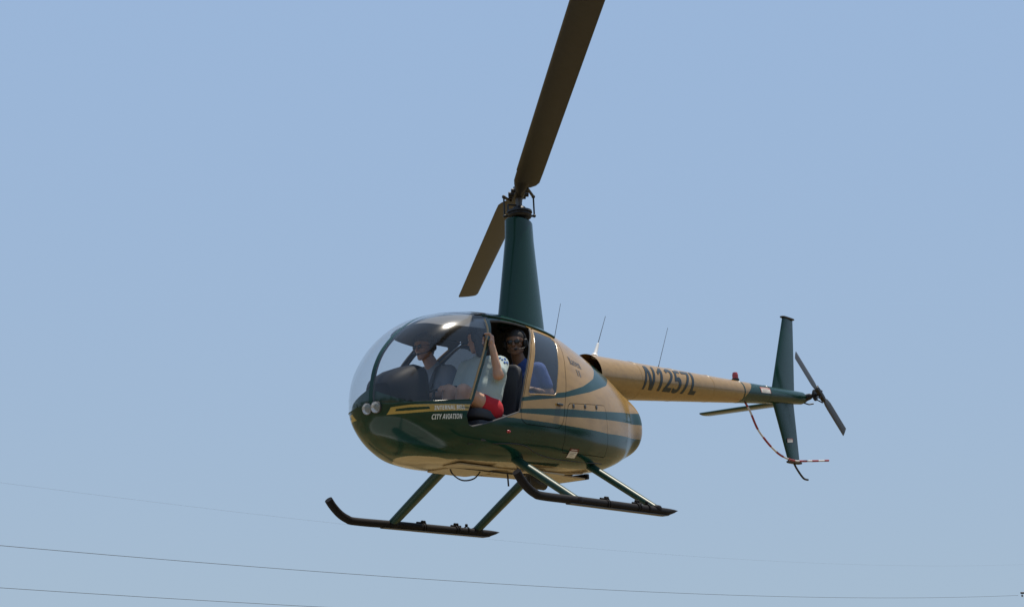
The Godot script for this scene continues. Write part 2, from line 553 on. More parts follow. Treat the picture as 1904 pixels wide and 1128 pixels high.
func materials() -> void:
	var dust := NoiseTexture2D.new()
	var fn := FastNoiseLite.new()
	fn.seed = 4
	fn.frequency = 0.012
	fn.fractal_octaves = 5
	dust.noise = fn
	dust.width = 512; dust.height = 512
	dust.seamless = true
	mats.green = mat(Color(0.004, 0.035, 0.0225), 0.24)
	mats.green.metallic_specular = 0.4
	mats.strut_green = mat(Color(0.004, 0.035, 0.0225), 0.42)
	mats.tan = mat(Color(0.345, 0.212, 0.072), 0.2)
	mats.cream = mat(Color(0.42, 0.32, 0.18), 0.35)
	mats.gold = mat(Color(0.45, 0.30, 0.08), 0.4)
	mats.black = mat(Color(0.012, 0.012, 0.013), 0.5)
	mats.steel = mat(Color(0.10, 0.095, 0.09), 0.42, 0.6)
	mats.skid = mat(Color(0.014, 0.012, 0.012), 0.6)
	mats.skid.metallic_specular = 0.25
	mats.lining = mat(Color(0.06, 0.06, 0.062), 0.85)
	mats.headliner = mat(Color(0.15, 0.15, 0.15), 0.9)
	mats.seat = mat(Color(0.028, 0.03, 0.038), 0.7)
	mats.panel = mat(Color(0.012, 0.012, 0.014), 0.6)
	mats.panel.metallic_specular = 0.25
	mats.white = mat(Color(0.75, 0.74, 0.72), 0.45)
	mats.letter_white = mat(Color(0.72, 0.72, 0.66), 0.45)
	mats.letter_dark = mat(Color(0.012, 0.02, 0.022), 0.4)
	mats.letter_grey = mat(Color(0.12, 0.10, 0.085), 0.4)
	mats.red = mat(Color(0.35, 0.012, 0.012), 0.35, 0.0, 0.6)
	mats.red_paint = mat(Color(0.30, 0.03, 0.03), 0.45)
	mats.white_paint = mat(Color(0.62, 0.58, 0.55), 0.45)
	mats.rubber = mat(Color(0.02, 0.02, 0.02), 0.7)
	mats.blade = mat(Color(0.024, 0.022, 0.019), 0.5)
	mats.glass = mat(Color(0.03, 0.033, 0.036), 0.11)
	mats.glass.transparency = BaseMaterial3D.TRANSPARENCY_ALPHA
	mats.glass.albedo_color.a = 0.10
	mats.pane = mat(Color(0.10, 0.11, 0.12), 0.03)
	mats.pane.transparency = BaseMaterial3D.TRANSPARENCY_ALPHA
	mats.pane.albedo_color.a = 0.16
	mats.tint = mat(Color(0.012, 0.013, 0.015), 0.03)
	mats.tint.transparency = BaseMaterial3D.TRANSPARENCY_ALPHA
	mats.tint.albedo_color.a = 0.85
	mats.lens = mat(Color(0.7, 0.7, 0.7), 0.06)
	mats.lens.transparency = BaseMaterial3D.TRANSPARENCY_ALPHA
	mats.lens.albedo_color.a = 0.25
	mats.mirror = mat(Color(0.5, 0.5, 0.49), 0.25, 1.0)
	var folds := NoiseTexture2D.new()
	var fq := FastNoiseLite.new()
	fq.seed = 21; fq.frequency = 0.02; fq.fractal_octaves = 3
	fq.noise_type = FastNoiseLite.TYPE_SIMPLEX_SMOOTH
	folds.noise = fq; folds.seamless = true; folds.width = 256; folds.height = 256; folds.as_normal_map = true; folds.bump_strength = 10.0
	mats.folds_texture = folds
	# the livery, painted in side view
	var img := Image.create(2048, 832, false, Image.FORMAT_RGB8)
	var k := 2048.0 / 4.10; var x0 := -1.78; var y1 := 2.02
	var green: Color = mats.green.albedo_color; var tan_c: Color = mats.tan.albedo_color; var gold: Color = mats.gold.albedo_color
	img.fill(green)
	fill_poly(img, pv([1.2, 0.822, 1.094, 0.828, 0.621, 0.836, 0.225, 0.841, -0.535, 0.859, -1.373, 0.92, -1.9, 0.955, -1.9, 2.3, 0.02, 2.3, 0.03, 1.73, 0.09, 1.755, 0.21, 1.79, 0.467, 1.79, 0.53, 1.79, 1.2, 0.9]), tan_c, x0, y1, k)
	fill_poly(img, pv([0.97, 1.021, 0.602, 1.091, 0.271, 1.153, -0.089, 1.257, -0.428, 1.391, -0.599, 1.51, -0.70, 1.66, -1.0, 1.5, -0.748, 1.372, -0.207, 1.218, 0.299, 1.099, 0.97, 0.988]), green, x0, y1, k)
	fill_poly(img, pv([1.06, 0.91, 0.313, 0.991, -0.188, 1.031, -0.916, 1.119, -1.538, 1.201, -1.9, 1.24, -1.9, 1.1, -1.488, 1.075, -0.879, 1.022, -0.181, 0.962, 0.318, 0.919, 1.06, 0.878]), green, x0, y1, k)
	fill_poly(img, pv([2.217, 0.797, 2.217, 0.853, 2.124, 0.868, 1.945, 0.879, 1.5, 0.902, 1.5, 0.848, 1.627, 0.842, 1.968, 0.815, 2.142, 0.797]), gold, x0, y1, k)
	fill_poly(img, pv([2.192, 0.818, 2.192, 0.836, 2.12, 0.846, 1.98, 0.855, 1.97, 0.836, 2.12, 0.821]), green, x0, y1, k)
	fill_poly(img, pv([1.72, 0.866, 1.5, 0.878, 1.5, 0.868, 1.72, 0.857]), green, x0, y1, k)
	fill_poly(img, pv([1.87, 0.3, 1.85, 0.502, 1.764, 0.489, 1.578, 0.471, 1.179, 0.474, 0.732, 0.492, -0.1, 0.51, -0.478, 0.538, -0.62, 0.54, -0.66, 0.3]), mats.cream.albedo_color, x0, y1, k)
	var liv := mat(Color(1, 1, 1), 0.15)
	liv.metallic_specular = 0.45
	liv.albedo_color = Color(1, 1, 1)
	liv.albedo_texture = ImageTexture.create_from_image(img)
	mats.livery = liv
	# faint weathering: blotches in the paint
	var wr := Gradient.new()
	wr.set_color(0, Color(0.90, 0.895, 0.885)); wr.set_color(1, Color(1, 1, 1))
	wr.set_offset(1, 0.6)
	dust.color_ramp = wr
	fn.frequency = 0.025
	liv.detail_enabled = true
	liv.detail_blend_mode = BaseMaterial3D.BLEND_MODE_MUL
	liv.detail_albedo = dust
	for m in [mats.tan, mats.cream, mats.blade, mats.skid]:
		m.albedo_texture = dust
		m.uv1_triplanar = true
		m.uv1_scale = Vector3(0.6, 1.2, 1.2)

func livery_uv(s: Soup) -> Soup:
	s.uv.resize(s.p.size())
	for i in s.p.size(): s.uv[i] = Vector2((s.p[i].x + 1.78) / 4.10, (2.02 - s.p[i].y) * (2048.0 / 4.10) / 832.0)
	return s

func build_ground() -> void:
	var s := Soup.new()
	var r := 3000.0
	s.quad(Vector3(-r, 0, -r), Vector3(-r, 0, r), Vector3(r, 0, r), Vector3(r, 0, -r))
	for i in s.n.size(): s.n[i] = Vector3.UP
	var m := mat(Color(0.30, 0.235, 0.13), 0.95)
	var nt := NoiseTexture2D.new()
	var fn := FastNoiseLite.new()
	fn.seed = 9; fn.frequency = 0.01; fn.fractal_octaves = 6
	nt.noise = fn; nt.seamless = true; nt.width = 512; nt.height = 512
	var gr := Gradient.new()
	gr.set_color(0, Color(0.28, 0.26, 0.14)); gr.set_color(1, Color(0.58, 0.47, 0.29))
	nt.color_ramp = gr
	m.albedo_color = Color(1, 1, 1)
	m.albedo_texture = nt
	m.uv1_triplanar = true
	m.uv1_world_triplanar = true
	m.uv1_scale = Vector3(0.07, 0.07, 0.07)
	var g := commit(s, "ground", m)
	g.set_meta("kind", "structure")
	# the concrete landing pad below, edged with white paint
	var out := smooth_path([Vector3(-7.1, 0, -11.0), Vector3(-6.7, 0, -9.9), Vector3(-4.3, 0, -8.9), Vector3(-2.1, 0, -8.3), Vector3(0.1, 0, -9.3), Vector3(0.9, 0, -11.0), Vector3(0.95, 0, -12.4), Vector3(0.3, 0, -13.4), Vector3(-1.0, 0, -13.3), Vector3(-2.4, 0, -13.7), Vector3(-4.5, 0, -14.0), Vector3(-6.0, 0, -12.9), Vector3(-7.1, 0, -11.0)], 6)
	var mid := Vector3(-3.0, 0.0, -11.3)
	var pad := Soup.new(); var edge := Soup.new()
	for i in out.size() - 1:
		var u := Vector3(0, 0.05, 0)
		var a: Vector3 = out[i]; var c: Vector3 = out[i + 1]
		pad.tri(mid + u, a + u, c + u, Vector3.UP, Vector3.UP, Vector3.UP)
		pad.quad(a, c, c + u, a + u)
		var a2 := a + (mid - a).normalized() * 0.07 + Vector3(0, 0.054, 0); var a3 := a + (mid - a).normalized() * 0.32 + Vector3(0, 0.054, 0)
		var c2 := c + (mid - c).normalized() * 0.07 + Vector3(0, 0.054, 0); var c3 := c + (mid - c).normalized() * 0.32 + Vector3(0, 0.054, 0)
		edge.tri(a2, c2, c3, Vector3.UP, Vector3.UP, Vector3.UP); edge.tri(a2, c3, a3, Vector3.UP, Vector3.UP, Vector3.UP)
	var pm := mat(Color(0.36, 0.35, 0.32), 0.85)
	var po := commit(pad, "landing_pad", pm)
	po.set_meta("kind", "structure")
	commit(edge, "painted_border", mat(Color(0.78, 0.78, 0.75), 0.7), po)

func build_power_line() -> void:
	# a line of poles crossing behind: one pole just past the right edge of the photograph, the wires running left and nearer
	var wood := mat(Color(0.09, 0.07, 0.055), 0.9)
	var alu := mat(Color(0.05, 0.055, 0.06), 0.6)
	var china := mat(Color(0.16, 0.17, 0.17), 0.3)
	var P0 := Vector3(38.1, 0, -110.0)
	var along := Vector3(-cos(deg_to_rad(50.0)), 0, sin(deg_to_rad(50.0)))
	var span := 130.0
	var arm := Vector3(-1, 0, 0.05).normalized()
	for e in 2:
		var at := P0 + along * span * e
		var pole := thing("utility_pole", "weathered wooden utility pole carrying the far end of the wires" if e == 0 else "weathered wooden utility pole carrying the near end of the wires", "pole", Transform3D(Basis(), at))
		var s := Soup.new()
		tube(s, [Vector3(0, -0.3, 0), Vector3(0, 5, 0), Vector3(0, 9.3, 0)], [0.17, 0.145, 0.115], 14)
		commit(s, "shaft", wood, pole)
		s = Soup.new()
		tube(s, [arm * -1.22 + Vector3(0, 7.42, 0.16), arm * 1.22 + Vector3(0, 7.42, 0.16)], Vector2(0.065, 0.05), 8)
		commit(s, "crossarm", wood, pole)
		for x in [-1.1, 1.12]:
			s = Soup.new()
			lathe(s, Transform3D(Basis(), arm * x + Vector3(0, 7.27, 0.16)), [Vector2(0.0, 0.09), Vector2(0.02, 0.09), Vector2(0.02, 0.02), Vector2(0.07, 0.0), Vector2(0.075, -0.04), Vector2(0.045, -0.06), Vector2(0.07, -0.09), Vector2(0.03, -0.13), Vector2(0.0, -0.13)], 12)
			commit(s, "insulator", china, pole)
		s = Soup.new()
		lathe(s, Transform3D(Basis(), Vector3(0, 9.3, 0)), [Vector2(0.02, 0.0), Vector2(0.02, 0.08), Vector2(0.065, 0.09), Vector2(0.05, 0.13), Vector2(0.06, 0.17), Vector2(0.0, 0.22)], 12)
		commit(s, "insulator", china, pole)
	# wires: offset from the pole, height, sag, radius
	var W := [[arm * 1.12 + Vector3(-0.28, 0, 0.16), 7.25, 1.8, 0.0085, "thick dark power line wire strung from the crossarm tip"],
		[Vector3(0, 0, 0.0), 9.5, 2.3, 0.0018, "thin faint top wire strung over the pole tops"],
		[arm * 0.15 + Vector3(0, 0, 0.2), 5.88, 1.8, 0.0075, "lower communication cable strung below the crossarm"]]
	for w in W:
		var path := []
		for i in 41:
			var t := i / 40.0
			var q: Vector3 = P0 + w[0] + along * span * t
			q.y = w[1] - 4.0 * w[2] * t * (1.0 - t) + 0.0 * t
			path.append(q)
		var s := Soup.new()
		tube(s, path, w[3], 6)
		var o := commit(s, "power_wire" if not taken.has("power_wire") else "power_wire_%03d" % taken.power_wire, alu)
		taken["power_wire"] = taken.get("power_wire", 0) + 1
		o.set_meta("label", w[4]); o.set_meta("category", "wire"); o.set_meta("group", "overhead wires")

# the tree line round the field, which the paint mirrors
func build_trees() -> void:
	var leaf := mat(Color(0.045, 0.075, 0.022), 0.8)
	var bark := mat(Color(0.10, 0.075, 0.05), 0.9)
	var rng := RandomNumberGenerator.new()
	rng.seed = 77
	var proto := []
	for v in 3:
		var s := Soup.new()
		tube(s, [Vector3(0, -0.2, 0), Vector3(0.1, 2.0, 0.05), Vector3(0.0, 5.0, 0.1), Vector3(0.1, 8.0, 0)], [0.32, 0.24, 0.16, 0.05], 8)
		for k in 5:
			var a := TAU * k / 5.0 + v
			tube(s, [Vector3(0, 2.6 + 0.5 * k, 0), Vector3(cos(a) * 1.5, 4.2 + 0.5 * k, sin(a) * 1.5), Vector3(cos(a) * 2.6, 5.2 + 0.5 * k, sin(a) * 2.6)], [0.11, 0.07, 0.03], 6)
		var c := Soup.new()
		var lobes := []
		for k in 11:
			var a := rng.randf() * TAU
			var rr := rng.randf_range(0.6, 2.4)
			lobes.append([Vector3(cos(a) * rr, rng.randf_range(3.6, 8.6), sin(a) * rr), rng.randf_range(1.1, 1.9)])
		for k in 2600:
			var l: Array = lobes[rng.randi() % lobes.size()]
			var d := Vector3(rng.randfn(), rng.randfn(), rng.randfn()).normalized()
			var p: Vector3 = l[0] + d * l[1] * pow(rng.randf(), 0.25)
			var x := Vector3(rng.randfn(), rng.randfn(), rng.randfn()).normalized() * 0.2
			var y := d.cross(x).normalized() * 0.16
			c.tri(p - x, p + y, p + x, d, d, d); c.tri(p - x, p + x, p - y, d, d, d)
		proto.append([s, c])
	var kinds := ["dense broadleaf tree with a round crown at the field edge", "broadleaf tree with a ragged crown at the field edge", "broadleaf tree with a leaning open crown at the field edge"]
	var first := []
	for i in 34:
		var v := i % 3
		var az := deg_to_rad(lerpf(62.0, 298.0, i / 33.0) + rng.randf_range(-2.0, 2.0))
		var dist := rng.randf_range(48.0, 62.0)
		var xf := Transform3D(Basis(Vector3.UP, rng.randf() * TAU).scaled(Vector3.ONE * rng.randf_range(0.85, 1.25)), Vector3(sin(az) * dist, 0, -14.0 - cos(az) * dist))
		var t: Node3D
		if first.size() <= v:
			t = thing("broadleaf_tree", kinds[v], "tree", xf, "trees at the field edge")
			commit(proto[v][0], "trunk", bark, t)
			commit(proto[v][1], "crown", leaf, t)
			first.append(t)
		else:
			t = first[v].duplicate()
			t.name = "broadleaf_tree_%03d" % taken.broadleaf_tree
			taken.broadleaf_tree += 1
			t.transform = xf
			add_child(t)

# ---------------------------------------------------------------- helicopter
func bounded(poly: PackedVector2Array, q: Vector3) -> float:
	var lo: Vector2 = poly_box[poly][0]; var hi: Vector2 = poly_box[poly][1]
	if q.x < lo.x - 0.12 or q.x > hi.x + 0.12 or q.y < lo.y - 0.12 or q.y > hi.y + 0.12: return 0.12
	return poly_sdf(poly, Vector2(q.x, q.y))

var poly_box := {}

func box_of(poly: PackedVector2Array) -> void:
	var lo := poly[0]; var hi := poly[0]
	for q in poly:
		lo = lo.min(q); hi = hi.max(q)
	poly_box[poly] = [lo, hi]

func cut(s: Soup, poly: PackedVector2Array, side: float, grow := 0.0) -> Array:
	if side == 0.0: return split(s, func(q: Vector3): return bounded(poly, q) - grow)
	return split(s, func(q: Vector3): return maxf(bounded(poly, q) - grow, -side * q.z))

# the outline of a polygon as a tube lying on the skin
func rim(poly: PackedVector2Array, side: float, radius, sink: float, called: String, m: Material, parent: Node, from := 0, to := -1, hint := Vector3.UP) -> MeshInstance3D:
	var path := []
	var n := poly.size()
	var last := n if to < 0 else to
	for i in range(from, last):
		var a := poly[i]; var b := poly[(i + 1) % n]
		var st := maxi(1, int(a.distance_to(b) / 0.04))
		for k in st:
			var q := a.lerp(b, float(k) / st)
			path.append(skin(q.x, q.y, side) - skin_normal(q.x, q.y, side) * sink)
	if to < 0: path.append(path[0])
	else:
		var e := poly[to % n]
		path.append(skin(e.x, e.y, side) - skin_normal(e.x, e.y, side) * sink)
	var s := Soup.new()
	tube(s, path, radius, 8, hint, to >= 0)
	return commit(s, called, m, parent)

# wing-like solid: rows of [leading edge, chord vector, thickness vector]
func wing(s: Soup, rows: Array, n := 14) -> void:
	var pts := []
	for r in rows:
		var row := PackedVector3Array()
		for k in 2 * n:
			var up := k < n
			var u := float(k) / n if up else float(2 * n - k) / n
			var x := 0.5 * (1.0 - cos(PI * (1.0 - u)))
			var t := 2.97 * sqrt(maxf(x, 0.0)) - 1.26 * x - 3.516 * x * x + 2.843 * pow(x, 3) - 1.015 * pow(x, 4)
			t = maxf(t * 0.5, 0.01)
			row.append(r[0] + r[1] * x + r[2] * (t if up else -t))
		pts.append(row)
	var before := s.p.size()
	grid(s, pts, true)
	var c := Vector3.ZERO
	for q in pts[0]: c += q
	c /= 2.0 * n
	var tot := 0.0
	for q in range(before, mini(before + 60, s.p.size())): tot += (s.p[q] - c).dot(s.n[q])
	if tot < 0.0:
		for q in range(before, s.p.size()): s.n[q] = -s.n[q]
	for e in [0, pts.size() - 1]:
		var mid := Vector3.ZERO
		for q in pts[e]: mid += q
		mid /= 2.0 * n
		var dirv: Vector3 = rows[e][0] - rows[1 if e == 0 else e - 1][0]
		var nn := dirv.normalized()
		for k in 2 * n: s.tri(mid, pts[e][k], pts[e][(k + 1) % (2 * n)], nn, nn, nn)

func boom_at(x: float) -> Vector2:
	# centre height and radius of the tail boom
	var t := (x + 1.2) / (-5.78 + 1.2)
	return Vector2(1.572 + (1.896 - 1.572) * t, 0.223 + (0.08 - 0.223) * t)

func build_helicopter() -> void:
	var H := thing("helicopter", "dark green and tan helicopter hovering with its front door off", "helicopter", heli_xf)
	for q in [WIND, WIND_S, FRONT_S, FRONT, REARWIN, REARDOOR, FRONTWIN, COWL]: box_of(q)
	build_pod(H)
	build_cabin(H)
	build_mast(H)
	build_tail(H)
	build_skids(H)
	build_belly(H)

func build_pod(H: Node3D) -> void:
	var rows := []
	var nr := RINGS.size() - 1
	var sub := 7
	for i in nr * sub + 1:
		var r := ring(float(i) / sub)
		var row := PackedVector3Array()
		for j in 168:
			# ease the angle so that points spread evenly round the flat sides
			var a := TAU * j / 168.0
			a += -0.16 * sin(4.0 * a)
			row.append(pod_point(r, a))
		rows.append(row)
	var all := Soup.new()
	grid(all, rows, true)
	var tot := 0.0
	for q in range(0, all.p.size(), 97): tot += (all.p[q] - Vector3(0.5, 1.1, 0)).dot(all.n[q])
	if tot < 0.0:
		for q in all.n.size(): all.n[q] = -all.n[q]
	var halves := split(all, func(q: Vector3): return q.z)
	var parts := cut(halves[0], WIND, 0.0)
	var glass: Soup = parts[0]
	var shell: Soup = parts[1]
	parts = cut(halves[1], WIND_S, 0.0)
	join(glass, parts[0])
	join(shell, parts[1])
	parts = split(glass, func(q: Vector3): return absf(q.z + 0.045) - 0.02)
	var bow: Soup = parts[0]
	parts = split(parts[1], func(q: Vector3): return q.z + 0.045)
	commit(parts[0], "windshield", mats.glass, H)
	commit(parts[1], "windshield", mats.glass, H)
	var bow_o := commit(bow, "windshield_bow", mats.green, H)
	commit(offset(bow, -0.022), "bow_lining", mats.lining, bow_o)
	# headliner under the top of the glazing
	var hl := split(glass, func(q: Vector3): return maxf(q.x - (1.72 - 0.75 * q.z * q.z), 1.655 - q.y))
	commit(offset(hl[0], -0.03), "headliner", mats.headliner, H)
	# the painted deck that rises inside the foot of the glazing
	var deck := split(glass, func(q: Vector3): return maxf(q.y - (1.045 - 0.42 * absf(q.z)), 1.7 - q.x))
	commit(offset(deck[0], -0.025), "nose_deck", mats.green, H)
	# port front door is off: leave its opening; the others are doors with windows
	shell = cut(shell, FRONT, -1.0)[1]
	var lining := Soup.new()
	for side in [-1.0, 1.0]:
		var d := []
		if side > 0.0: d.append([FRONT_S, FRONTWIN, "front_door"])
		d.append([REARDOOR, REARWIN, "rear_door"])
		for e in d:
			var door: Soup = cut(shell, e[0], side, -0.003)[0]
			shell = cut(shell, e[0], side, 0.003)[1]
			var w := cut(door, e[1], side)
			var o := commit(livery_uv(w[1]), e[2], mats.livery, H)
			commit(w[0], "door_window", mats.tint if side > 0.0 and e[2] == "rear_door" else mats.pane, o)
			join(lining, offset(w[1], -0.02))
			rim(e[1], side, 0.008, 0.004, "window_seal", mats.tan, o)
			var hnd := Soup.new()
			var hp := skin(0.40 if e[2] == "rear_door" else 1.05, 1.02 if e[2] == "rear_door" else 0.93, side)
			puff(hnd, Transform3D(Basis(), hp + Vector3(0, 0, side * 0.012)), Vector3(0.045, 0.012, 0.012), 4.0, 8, 10)
			commit(hnd, "door_handle", mats.steel, o)
		for q in [[0.16, 1.035], [-0.06, 1.058], [-0.30, 1.082]]:
			var ls := Soup.new()
			var lp := skin(q[0], q[1], side)
			puff(ls, Transform3D(Basis(), lp), Vector3(0.016, 0.02, 0.009), 4.0, 8, 10)
			commit(ls, "cowl_latch", mats.steel, H)
		var panel := cut(shell, COWL, side, -0.0025)
		shell = cut(shell, COWL, side, 0.0025)[1]
		commit(livery_uv(panel[0]), "engine_cowl", mats.livery, H)
		join(lining, offset(panel[0], -0.02))
	join(lining, offset(shell, -0.02))
	commit(livery_uv(shell), "cabin_shell", mats.livery, H)
	commit(lining, "cabin_lining", mats.lining, H)
	# posts and edges of the open doorway
	rim(FRONT, -1.0, Vector2(0.012, 0.009), 0.012, "door_frame", mats.lining, H)
	rim(WIND, -1.0, 0.0095, 0.002, "windshield_post", mats.tan, H, 4, 10)
	rim(WIND_S, 1.0, 0.011, 0.004, "windshield_post", mats.lining, H, 4, 10)
	for side in [-1.0, 1.0]: rim(WIND, side, 0.006, 0.0, "windshield_trim", mats.green, H, 1, 4)
	for side in [-1.0, 1.0]:
		# gutter over the doors
		var gp := []
		for i in 16:
			var t := i / 15.0
			var x := lerpf(1.13, 0.06, t)
			gp.append(skin(x, 1.782 - 0.045 * t * t * t + 0.012 * sin(PI * t), side) + Vector3(0, 0.004, side * 0.004))
		var s0 := Soup.new()
		tube(s0, gp, 0.012, 8)
		commit(s0, "roof_gutter", mats.green, H)
	for side in [-1.0, 1.0]:
		# joint between the side skin and the belly skin
		var jp := []
		for q in [[1.55, 0.575], [1.2, 0.60], [0.9, 0.612], [0.6, 0.56], [0.3, 0.548], [0.0, 0.555], [-0.35, 0.572], [-0.6, 0.59]]: jp.append(skin(q[0], q[1], side))
		var js := Soup.new()
		tube(js, smooth_path(jp, 4), 0.0055, 6)
		commit(js, "belly_joint_strip", mats.black, H)
	# landing lights in the nose
	for z in [0.002, -0.096]:
		var c := Vector3(2.262, 0.866, z)
		var xf := aim(c, c + Vector3(1, -0.12, -0.12))
		var s := Soup.new()
		lathe(s, xf, [Vector2(0.051, -0.02), Vector2(0.051, 0.010), Vector2(0.046, 0.013)], 20)
		var l := commit(s, "landing_light", mats.steel, H)
		s = Soup.new()
		lathe(s, xf, [Vector2(0.0, -0.016), Vector2(0.022, -0.010), Vector2(0.046, 0.011)], 20)
		commit(s, "reflector", mats.mirror, l)
		s = Soup.new()
		lathe(s, xf, [Vector2(0.0, 0.022), Vector2(0.024, 0.020), Vector2(0.047, 0.013)], 20)
		commit(s, "lens", mats.lens, l)
	# port position light, placards and lettering
	var rl := Soup.new()
	var rp := skin(1.137, 0.705, -1.0)
	puff(rl, Transform3D(Basis(), rp), Vector3(0.026, 0.014, 0.016), 2.2, 10, 14)
	commit(rl, "position_light", mats.red, H)
	var sf := SystemFont.new()
	sf.font_names = PackedStringArray(["Droid Sans"])
	sf.font_weight = 700
	var on_skin := func(x_start: float, y_start: float, slope: float):
		return func(u: float, v: float):
			var x: float = x_start - u; var y: float = y_start + v + slope * u
			var n := skin_normal(x, y, -1.0)
			return [skin(x, y, -1.0) + n * 0.0025, n]
	commit(lettering("INTERNAL BELL", 0.036, 0.28, sf, on_skin.call(1.937, 0.828, 0.085)), "lettering", mats.letter_white, H)
	commit(lettering("CITY AVIATION", 0.042, 0.262, sf, on_skin.call(1.949, 0.751, 0.07)), "lettering", mats.letter_white, H)
	var serif := SystemFont.new()
	serif.font_names = PackedStringArray(["Droid Serif"])
	serif.font_italic = true
	serif.font_weight = 700
	commit(lettering("Raven", 0.075, 0.25, serif, on_skin.call(0.05, 1.462, -0.06)), "lettering", mats.letter_grey, H)
	commit(lettering("II", 0.06, 0.09, serif, on_skin.call(-0.03, 1.36, -0.06)), "lettering", mats.letter_grey, H)
	var pl := placard_material(Color(0.35, 0.12, 0.07))
	commit(patch(0.155, 0.078, on_skin.call(0.175, 0.572, 0.04)), "placard", pl, H)

func placard_material(head: Color) -> StandardMaterial3D:
	var img := Image.create(96, 64, false, Image.FORMAT_RGB8)
	img.fill(Color(0.84, 0.82, 0.78))
	img.fill_rect(Rect2i(0, 0, 96, 20), head)
	img.fill_rect(Rect2i(0, 0, 5, 64), head)
	img.fill_rect(Rect2i(91, 0, 5, 64), head)
	img.fill_rect(Rect2i(14, 7, 66, 6), Color(0.8, 0.74, 0.7))
	for k in 3: img.fill_rect(Rect2i(16, 28 + k * 10, 60 - 12 * k, 3), Color(0.45, 0.42, 0.4))
	var m := mat(Color(1, 1, 1), 0.5)
	m.albedo_color = Color(1, 1, 1)
	m.albedo_texture = ImageTexture.create_from_image(img)
	return m

func build_cabin(H: Node3D) -> void:
	var s := Soup.new()
	bx(s, Vector3(0.1, 0.56, -0.47), Vector3(1.62, 0.60, 0.47))
	bx(s, Vector3(1.6, 0.565, -0.25), Vector3(1.78, 0.605, 0.25))
	commit(s, "cabin_floor", mats.lining, H)
	# rear bulkhead behind the back seats
	s = Soup.new()
	var r := ring(s_of_x(0.16))
	var c := Vector3(0.16, 1.15, 0)
	for k in 64:
		var a := c + (pod_point(r, TAU * k / 64.0) - c) * 0.965
		var b := c + (pod_point(r, TAU * (k + 1) / 64.0) - c) * 0.965
		s.tri(c, a, b, Vector3.RIGHT, Vector3.RIGHT, Vector3.RIGHT)
	commit(s, "rear_bulkhead", mats.lining, H)
	for z in [-0.3, 0.3]:
		var seat := Soup.new()
		bx(seat, Vector3(0.86, 0.60, z - 0.25), Vector3(1.46, 0.79, z + 0.25))
		var o := commit(seat, "front_seat", mats.seat, H)
		seat = Soup.new()
		puff(seat, Transform3D(Basis(Vector3.BACK, 0.10), Vector3(1.16, 0.83, z)), Vector3(0.31, 0.055, 0.25), 5.0)
		commit(seat, "cushion", mats.seat, o)
		seat = Soup.new()
		puff(seat, Transform3D(Basis(Vector3.BACK, 0.22), Vector3(0.83, 1.09, z)), Vector3(0.045, 0.29, 0.22), 5.0)
		commit(seat, "seat_back", mats.seat, o)
		seat = Soup.new()
		bx(seat, Vector3(0.2, 0.60, z - 0.26), Vector3(0.62, 0.80, z + 0.26))
		o = commit(seat, "rear_seat", mats.seat, H)
		seat = Soup.new()
		puff(seat, Transform3D(Basis(Vector3.BACK, 0.06), Vector3(0.44, 0.84, z)), Vector3(0.23, 0.05, 0.25), 5.0)
		commit(seat, "cushion", mats.seat, o)
		seat = Soup.new()
		puff(seat, Transform3D(Basis(Vector3.BACK, 0.18), Vector3(0.25, 1.14, z)), Vector3(0.045, 0.33, 0.24), 5.0)
		commit(seat, "seat_back", mats.seat, o)
	# console and instrument hood
	s = Soup.new()
	var rows := []
	for e in [[1.60, 0.60, 1.24, 0.11], [1.66, 0.60, 1.30, 0.17], [1.78, 0.60, 1.30, 0.21], [1.95, 0.60, 1.24, 0.22], [2.08, 0.66, 1.17, 0.19], [2.13, 0.72, 1.10, 0.14]]:
		var row := PackedVector3Array()
		for k in 28:
			var a := TAU * k / 28.0
			row.append(Vector3(e[0], (e[1] + e[2]) * 0.5 + (e[2] - e[1]) * 0.5 * spow(sin(a), 0.5), e[3] * spow(cos(a), 0.5)))
		rows.append(row)
	grid(s, rows, true)
	var tot := 0.0
	for q in range(0, s.p.size(), 5): tot += (s.p[q] - Vector3(1.85, 0.95, 0)).dot(s.n[q])
	if tot < 0.0:
		for q in s.n.size(): s.n[q] = -s.n[q]
	for e in [0, rows.size() - 1]:
		var mid := Vector3.ZERO
		for q in rows[e]: mid += q
		mid /= 28.0
		var nn := Vector3(-1 if e == 0 else 1, 0, 0)
		for k in 28: s.tri(mid, rows[e][k], rows[e][(k + 1) % 28], nn, nn, nn)
	var con := commit(s, "instrument_console", mats.panel, H)
	for q in [[1.19, -0.055], [1.19, 0.055], [1.08, -0.055], [1.08, 0.055], [0.97, 0.0]]:
		s = Soup.new()
		lathe(s, aim(Vector3(1.6, q[0], q[1]), Vector3(1.5, q[0], q[1])), [Vector2(0.045, -0.01), Vector2(0.045, 0.012), Vector2(0.038, 0.012), Vector2(0.038, 0.004), Vector2(0.0, 0.004)], 16)
		commit(s, "gauge", mats.steel, con)
	# hood ridge and compass on top
	# nose floor shelf under the windscreen
	s = Soup.new()
	puff(s, Transform3D(Basis(), Vector3(1.96, 0.78, 0.0)), Vector3(0.19, 0.10, 0.30), 3.0)
	commit(s, "nose_shelf", mats.lining, H)
	# cyclic stick with its cross bar
	s = Soup.new()
	tube(s, smooth_path([Vector3(1.42, 0.62, 0.0), Vector3(1.44, 0.85, 0.0), Vector3(1.40, 1.12, 0.0)]), 0.014, 8)
	tube(s, [Vector3(1.40, 1.12, -0.26), Vector3(1.40, 1.13, 0.0), Vector3(1.40, 1.12, 0.26)], 0.011, 8)
	tube(s, [Vector3(1.40, 1.12, 0.26), Vector3(1.39, 1.02, 0.27)], 0.014, 8)
	commit(s, "cyclic_stick", mats.black, H)

